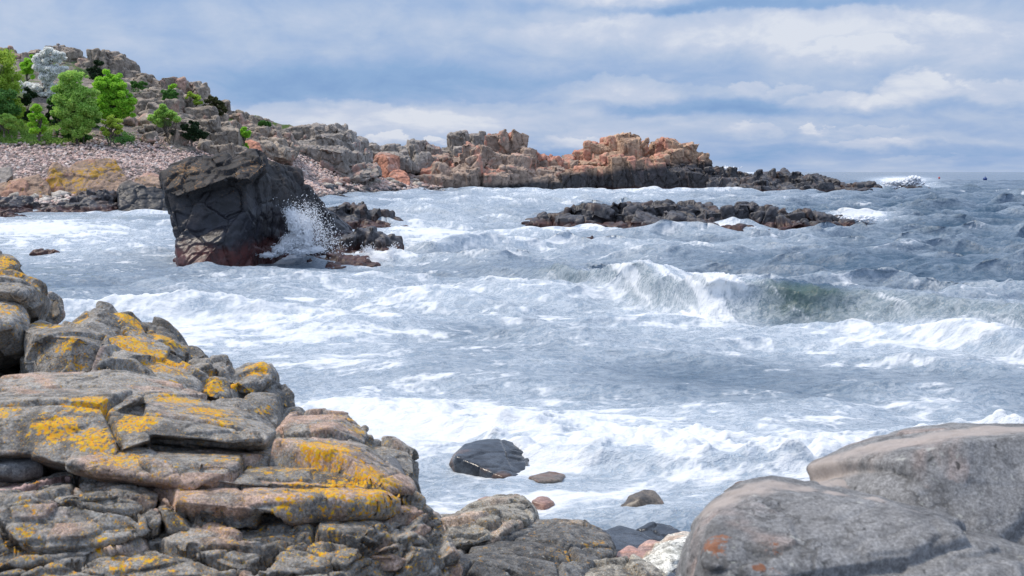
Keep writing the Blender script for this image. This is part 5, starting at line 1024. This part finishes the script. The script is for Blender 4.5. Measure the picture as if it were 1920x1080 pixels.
def tube(path, radii, seg=7):
    path = np.array(path, float); Vs = []; Fs = []
    for i, p in enumerate(path):
        tdir = path[min(i + 1, len(path) - 1)] - path[max(i - 1, 0)]; tdir /= np.linalg.norm(tdir) + 1e-9
        a = np.cross(tdir, [.3, .9, .1]); a /= np.linalg.norm(a); b = np.cross(tdir, a)
        for k in range(seg): q = 2 * math.pi * k / seg; Vs.append(p + radii[i] * (math.cos(q) * a + math.sin(q) * b))
    for i in range(len(path) - 1):
        for k in range(seg): k2 = (k + 1) % seg; Fs.append([i * seg + k, i * seg + k2, (i + 1) * seg + k2, (i + 1) * seg + k])
    return np.array(Vs), np.array(Fs)
def plant(name, label, cat, clumps, d, n, size, mat, base, seed, stems=1, group=None, trunk=True, shell=.55, sub=9, aspect=.6, trunk_r=.12):
    """clumps: (px,py,rx,ry) crown lobes in photo pixels at distance d; base: (px,py) foot"""
    rng = np.random.default_rng(seed); k = d / F_
    foot = P(base[0], base[1], d); e = bpy.data.objects.new(name, None); COL.objects.link(e); e.location = foot; tag(e, label, cat, group)
    clumps = [(a, b, rx * 1.16, ry * 1.14) for a, b, rx, ry in clumps]; cs = []; ar = np.array([c[2] * c[3] for c in clumps], float); ar /= ar.sum()
    for q, (px, py, rx, ry) in enumerate(clumps):
        c = P(px, py, d) - foot; R = np.array([rx * k, min(rx, ry) * k * .95, ry * k])
        for _ in range(max(3, int(sub * len(clumps) * ar[q]))):       # little sprays that make up each lobe
            v = rng.normal(size=3); v /= np.linalg.norm(v); rr = rng.uniform(.25, 1.0) ** .6
            cs.append((c + v * R * rr * .86, R.mean() * rng.uniform(.16, .36) * 1.15, rng.uniform(-.12, .12)))
    cs_p = np.array([c[0] for c in cs]); cs_r = np.array([c[1] for c in cs]); cs_t = np.array([c[2] for c in cs])
    w = cs_r ** 2; w /= w.sum(); pick = rng.choice(len(cs), n, p=w)
    v = rng.normal(size=(n, 3)); v /= np.linalg.norm(v, axis=1)[:, None]
    C = cs_p[pick] + v * (cs_r[pick] * (shell + (1 - shell) * rng.random(n)) )[:, None] * np.array([1.15, 1.15, .85])
    V, Fc = leaf_quads(C, size, rng, aspect=aspect); me = mesh_np('crown', V, Fc, False)
    sh = np.clip(rng.normal(.5, .22, n) + cs_t[pick] * 1.6, 0, 1); attr_face(me, 'shade', sh); link('crown', me, mat, e)
    if trunk:
        Vs, Fs, off = [], [], 0; H = cs_p[:, 2].max(); lowz = cs_p[:, 2].min(); cxy = cs_p.mean(0)
        for s in range(stems):
            b0 = np.array([rng.normal() * .12 * stems, rng.normal() * .12 * stems, -.35]); tp = np.array([cxy[0] * .6 + rng.normal() * .25 * stems, cxy[1] * .6, H * .8])
            path = [b0 + (tp - b0) * u + np.array([rng.normal(), rng.normal(), 0]) * .07 * (0 < u < 1) for u in np.linspace(0, 1, 7)]; rad = trunk_r * (1 - .85 * np.linspace(0, 1, 7)) / stems ** .4
            a, f = tube(path, rad); Vs.append(a); Fs.append(f + off); off += len(a)
            for q in rng.choice(len(cs), min(len(cs), 16), replace=False):                # limbs reach into the sprays
                c = cs_p[q]; u = np.clip((c[2] / H) * .75 * rng.uniform(.7, 1), .12, .85); st = b0 + (tp - b0) * u
                if np.linalg.norm(c - st) < .2: continue
                mid = (st + c) / 2 + np.array([0, 0, .12 * np.linalg.norm(c - st)]); r0 = trunk_r * (1 - .85 * u) * .5 / stems ** .4
                a, f = tube([st, mid, c], [r0, r0 * .65, r0 * .25], 5); Vs.append(a); Fs.append(f + off); off += len(a)
        me = mesh_np('trunk', np.concatenate(Vs), np.concatenate(Fs), True); link('trunk', me, BARK, e)
    return e
TGp = dict(group='trees at the foot of the hill'); SGp = dict(group='shrubs growing among the crags')
plant('tree', 'tall yellow green feathery tree cut by the left edge', 'tree', [(-20, 170, 45, 45), (0, 130, 34, 40), (12, 165, 30, 35), (5, 105, 18, 25), (18, 195, 25, 25), (-30, 120, 40, 40)], 129, 24000, .13, LM['yel'], (0, 240), 1, shell=.2, sub=12, **TGp)
plant('tree', 'bluish green lower tree at the left edge below the feathery tree', 'tree', [(0, 195, 36, 26), (22, 200, 20, 20), (-30, 200, 30, 30)], 127, 8000, .13, LM['deep'], (0, 240), 2, sub=12, **TGp)
plant('tree', 'white blossoming tree against the summit crag', 'tree', [(96, 102, 22, 12), (74, 120, 18, 12), (112, 108, 12, 9), (92, 136, 24, 14), (112, 128, 12, 10), (103, 128, 10, 10), (84, 152, 13, 12), (96, 160, 14, 12), (58, 166, 22, 10), (84, 178, 18, 10), (44, 160, 10, 8), (70, 110, 10, 9)], 143, 22000, .16, LM['blos'], (78, 205), 3, sub=14, **TGp)
plant('tree', 'leafy green bush left of the white blossom on the summit crag', 'bush', [(54, 122, 14, 13), (60, 110, 9, 8), (50, 135, 11, 9), (62, 148, 7, 8)], 147, 3500, .16, LM['bright'], (54, 150), 4, **SGp)
plant('tree', 'large rounded pale green tree in front of the hill', 'tree', [(140, 160, 30, 24), (128, 185, 30, 28), (158, 185, 26, 26), (142, 210, 38, 26), (118, 215, 20, 20), (165, 215, 18, 20), (145, 238, 36, 18), (148, 142, 16, 10)], 127, 30000, .13, LM['pale'], (146, 270), 5, stems=4, sub=16, **TGp)
plant('tree', 'bright green tree under the domed crag', 'tree', [(205, 145, 20, 15), (196, 162, 18, 16), (215, 165, 22, 16), (228, 185, 22, 18), (205, 190, 26, 20), (188, 185, 10, 18), (240, 205, 14, 16), (215, 212, 28, 16), (195, 215, 14, 14)], 131, 26000, .13, LM['bright'], (214, 250), 6, stems=3, sub=16, **TGp)
plant('tree', 'young upright light green tree standing at the bank', 'tree', [(70, 200, 14, 12), (76, 220, 16, 16), (64, 225, 12, 14), (72, 240, 16, 12)], 125, 6500, .12, LM['bright'], (72, 258), 7, **TGp)
plant('tree', 'small spiky yellow green tree below the bright green tree', 'tree', [(214, 222, 12, 11), (200, 235, 13, 9), (222, 234, 12, 10), (210, 243, 22, 9)], 126, 5000, .12, LM['yel'], (208, 268), 8, shell=.2, stems=3, **TGp)
plant('tree', 'small round light green tree on bare stems at the cliff foot', 'tree', [(308, 208, 20, 11), (295, 218, 18, 11), (322, 220, 18, 13), (308, 228, 22, 10), (335, 226, 9, 9)], 134, 7500, .12, LM['pale'], (316, 276), 9, stems=4, trunk_r=.1, **TGp)
plant('juniper_bush', 'dark spreading juniper beside the light green tree on bare stems', 'bush', [(352, 235, 22, 8), (370, 246, 22, 10), (340, 248, 18, 9), (360, 256, 26, 7), (385, 252, 10, 7)], 134.5, 9000, .13, LM['dark'], (358, 268), 10, **SGp)
plant('shrub', 'bright shrub on a thin stem low on the right slope', 'bush', [(453, 246, 14, 8), (445, 254, 10, 7), (462, 252, 9, 8)], 143, 3000, .13, LM['bright'], (453, 280), 11, trunk_r=.09, **SGp)
plant('juniper_bush', 'olive dark juniper mounded over the right shoulder of the ridge', 'bush', [(395, 188, 13, 7), (408, 198, 14, 8), (392, 202, 12, 9), (416, 208, 9, 8), (405, 214, 10, 6)], 151, 5500, .16, LM['olive'], (404, 218), 12, **SGp)
plant('shrub', 'bright yellow green shrub clinging to the ridge left of the olive juniper', 'bush', [(362, 182, 12, 7), (372, 190, 10, 7), (356, 177, 7, 5)], 149, 3000, .14, LM['yel'], (366, 198), 13, **SGp)
plant('shrub', 'dark round bush on the ridge with a bright twin behind', 'bush', [(318, 177, 15, 9), (310, 182, 10, 7), (328, 176, 9, 8)], 147, 3500, .15, LM['deep'], (318, 190), 14, **SGp)
plant('shrub', 'little bright bush poking over the dark round bush', 'bush', [(323, 164, 7, 8), (328, 170, 6, 6)], 149, 1600, .14, LM['bright'], (323, 176), 15, **SGp)
plant('yew_bush', 'blackish yew filling the cleft between summit and domed crag', 'bush', [(182, 122, 10, 10), (178, 140, 12, 13), (172, 128, 8, 8), (190, 132, 8, 10), (182, 155, 12, 10)], 157, 5000, .18, LM['dark'], (180, 175), 16, **SGp)
plant('conifer', 'dark conifer between the feathery tree and the young tree', 'tree', [(36, 190, 12, 14), (46, 205, 14, 14), (30, 208, 16, 12), (52, 178, 12, 14), (40, 222, 20, 8), (100, 200, 10, 16), (98, 222, 12, 16)], 133, 9000, .14, LM['dark'], (44, 246), 17, **TGp)
plant('shrub', 'dark green bush under the pale green tree at the crest of the beach', 'bush', [(120, 248, 18, 10), (140, 254, 16, 8), (160, 256, 14, 8), (130, 260, 20, 6)], 128.5, 5000, .13, LM['deep'], (140, 270), 18, **SGp)
plant('shrub', 'low green tuft on the skyline at the right end of the ridge', 'bush', [(490, 231, 9, 4), (502, 232, 9, 4)], 160, 1500, .15, LM['deep'], (496, 236), 19, trunk=False, **SGp)
plant('shrub', 'grassy green tuft on the ridge right of the domed crag', 'bush', [(254, 158, 9, 6), (266, 160, 9, 7)], 150, 2000, .15, LM['deep'], (260, 166), 20, trunk=False, **SGp)
plant('shrub', 'small green bush at the foot of the slope near the pink boulder', 'bush', [(446, 272, 9, 6), (456, 274, 8, 5)], 143.5, 1500, .13, LM['bright'], (450, 280), 21, trunk=False, **SGp)
plant('tree', 'dark leafy tree filling the gap behind the pale and bright green trees', 'tree', [(112, 190, 18, 20), (118, 225, 20, 18), (180, 228, 14, 18), (176, 245, 16, 12), (108, 245, 14, 12)], 135, 12000, .14, LM['deep'], (118, 262), 41, stems=3, **TGp)
plant('shrub', 'mixed green scrub rising at the left edge above the grassy bank', 'bush', [(8, 222, 22, 12), (30, 232, 20, 10), (-14, 226, 20, 12)], 126, 9000, .12, LM['pale'], (10, 244), 42, stems=3, **SGp)
def ground_cover(name, label, cat, samples, n, size, mat, seed, d0, d1, lift=.35, aspect=.25):
    rng = np.random.default_rng(seed); C = []
    cent = []
    for (px, py, rx, ry) in samples:
        for _ in range(40):
            g = on_land(px + rng.normal() * rx * .6, py + rng.normal() * ry * .6, d0, d1)
            if g is not None: cent.append(g)
    cent = np.array(cent); k = rng.integers(len(cent), size=n); C = cent[k] + rng.normal(size=(n, 3)) * np.array([.5, .7, .2])
    C[:, 2] = land_z(C[:, 0], C[:, 1]) + rng.random(n) * lift + .25 * fbm(C[:, 0] / 1.2, C[:, 1] / 1.2, 0 * C[:, 0], 3)
    V, Fc = leaf_quads(C, size, rng, aspect=aspect); me = mesh_np(name, V, Fc, False)
    attr_face(me, 'shade', np.clip(.5 + .5 * fbm(C[:, 0] / 1.8, C[:, 1] / 1.8, 0 * C[:, 0] + 4, 3) + rng.normal(0, .15, n), 0, 1))
    tag(link(name, me, mat), label, cat, kind='stuff')
ground_cover('grass_bank', 'green grassy bank above the beach crest at the left', 'grass', [(-20, 225, 25, 10), (20, 235, 25, 10), (0, 255, 25, 10), (50, 250, 25, 9), (90, 256, 25, 8), (120, 262, 20, 5), (30, 262, 30, 5), (-60, 245, 25, 15)], 45000, .20, LM['grass'], 31, 110, 160, .5)
ground_cover('hillside_grass', 'patches of grass and low heath between the crags of the hill', 'grass', [(270, 168, 20, 6), (350, 200, 14, 6), (300, 195, 16, 6), (250, 190, 10, 10), (420, 235, 12, 8), (365, 225, 8, 14), (450, 280, 14, 4), (230, 262, 16, 5), (425, 262, 8, 6), (520, 262, 14, 6), (150, 130, 10, 8), (480, 262, 10, 5)], 16000, .2, LM['deep'], 33, 125, 180, .4)
ground_cover('creeper_patch', 'emerald green creeper between the grey knoll and the square salmon boulder', 'creeper', [(672, 300, 8, 4), (680, 308, 12, 5), (690, 312, 8, 4), (654, 308, 6, 4)], 7000, .20, LM['emer'], 32, 170, 230, .5, .6)
# ------------------------------------------------------------------ spray thrown up at the foot of the stack
def spray(name, label, blobs, drops, d, seed, size=(.004, .014)):
    rng = np.random.default_rng(seed); bm = bmesh.new(); bmesh.ops.create_icosphere(bm, subdivisions=1, radius=1)
    U = np.array([v.co[:] for v in bm.verts]); Fc = np.array([[v.index for v in f.verts] for f in bm.faces]); bm.free()
    C, S, Dr = [], [], []
    for (px, py, rx, ry, n, dx, dz, sc) in blobs:           # px,py,rx,ry photo pixels; dx,dz streak direction
        for _ in range(n):
            q = rng.normal(size=2) * .48
            C.append(P(px + q[0] * rx, py + q[1] * ry, d + rng.normal() * .35)); S.append(rng.uniform(*size) * sc); Dr.append((dx + rng.normal() * .3, 0, dz + rng.normal() * .3))
    for (px, py, rx, ry, n) in drops:
        for _ in range(n):
            q = rng.normal(size=2) * .55; C.append(P(px + q[0] * rx, py + q[1] * ry, d + rng.normal() * .5)); S.append(size[0] + (size[1] - size[0]) * rng.random() ** 3 * 1.1); Dr.append((rng.normal() * .5, 0, rng.normal() * .5))
    C, S, Dr = np.array(C), np.array(S), np.array(Dr); n = len(C)
    ln = np.linalg.norm(Dr, axis=1)[:, None] + 1e-6; dh = Dr / ln; st = 1 + np.minimum(ln, 2) * 1.8
    V = U[None] * S[:, None, None]; al = np.sum(V * dh[:, None, :], 2)
    V = V + (al[:, :, None] * dh[:, None, :]) * (st - 1)[:, None, :] + C[:, None, :]
    F2 = (Fc[None] + (np.arange(n) * len(U))[:, None, None]).reshape(-1, 3)
    me = mesh_np(name, V.reshape(-1, 3), F2, True)
    m, t, b, out = new_mat(name + '_water'); b.inputs['Base Color'].default_value = (.86, .88, .91, 1); b.inputs['Roughness'].default_value = .35; b.inputs['Subsurface Weight'].default_value = 0
    tag(link(name, me, m), label, 'spray', kind='stuff')
spray('wave_spray', 'burst of white spray thrown up between the sea stack and its black shelf',
      [(548, 410, 8, 12, 3500, .0, 1.4, 1), (556, 424, 11, 16, 5500, .1, 1.5, 1), (567, 420, 9, 14, 3500, .3, 1.2, 1), (575, 440, 8, 20, 4200, .5, -1.5, 1), (562, 448, 15, 16, 5500, .2, 1, 1), (542, 456, 13, 12, 3500, .9, .9, 1), (527, 467, 13, 7, 2500, 1.2, .7, 1), (563, 470, 24, 6, 4000, 1.2, 0, 1), (592, 468, 14, 5, 1500, .8, .3, 1), (505, 478, 14, 4, 1500, 1.4, .4, 1)],
      [(590, 425, 22, 34, 1300), (604, 445, 26, 26, 900), (562, 396, 24, 12, 450), (568, 388, 40, 20, 240), (612, 462, 38, 14, 500), (580, 410, 18, 18, 700), (541, 398, 10, 10, 300)], 40.6, 3)
spray('shelf_spray', 'white water draining off the right end of the black shelf', [(735, 478, 8, 12, 1500, .3, -1, 1), (715, 486, 30, 3, 900, 1, 0, 1), (690, 470, 12, 10, 500, .2, -1, .7)], [(740, 465, 8, 14, 60)], 41.4, 4)
spray('headland_spray', 'puff of spray bursting behind the rocks at the headland tip', [(1365, 321, 12, 5, 500, .2, 1, 1), (1390, 331, 10, 3, 300, .8, .2, 1)], [(1365, 318, 14, 6, 60)], 222, 5, (.06, .16))
spray('skerry_spray', 'two low bursts of white surf behind the farthest skerry', [(1695, 343, 24, 4, 900, .9, .2, 1), (1712, 336, 10, 4, 500, .4, .8, 1), (1672, 352, 10, 3, 200, 1, 0, 1)], [], 203, 6, (.06, .15))
spray('reef_spray', 'white water washing round the right end of the middle skerry', [(1600, 412, 34, 5, 1200, 1, .1, 1), (1570, 418, 22, 3, 400, 1, 0, 1)], [], 67, 7, (.02, .05))
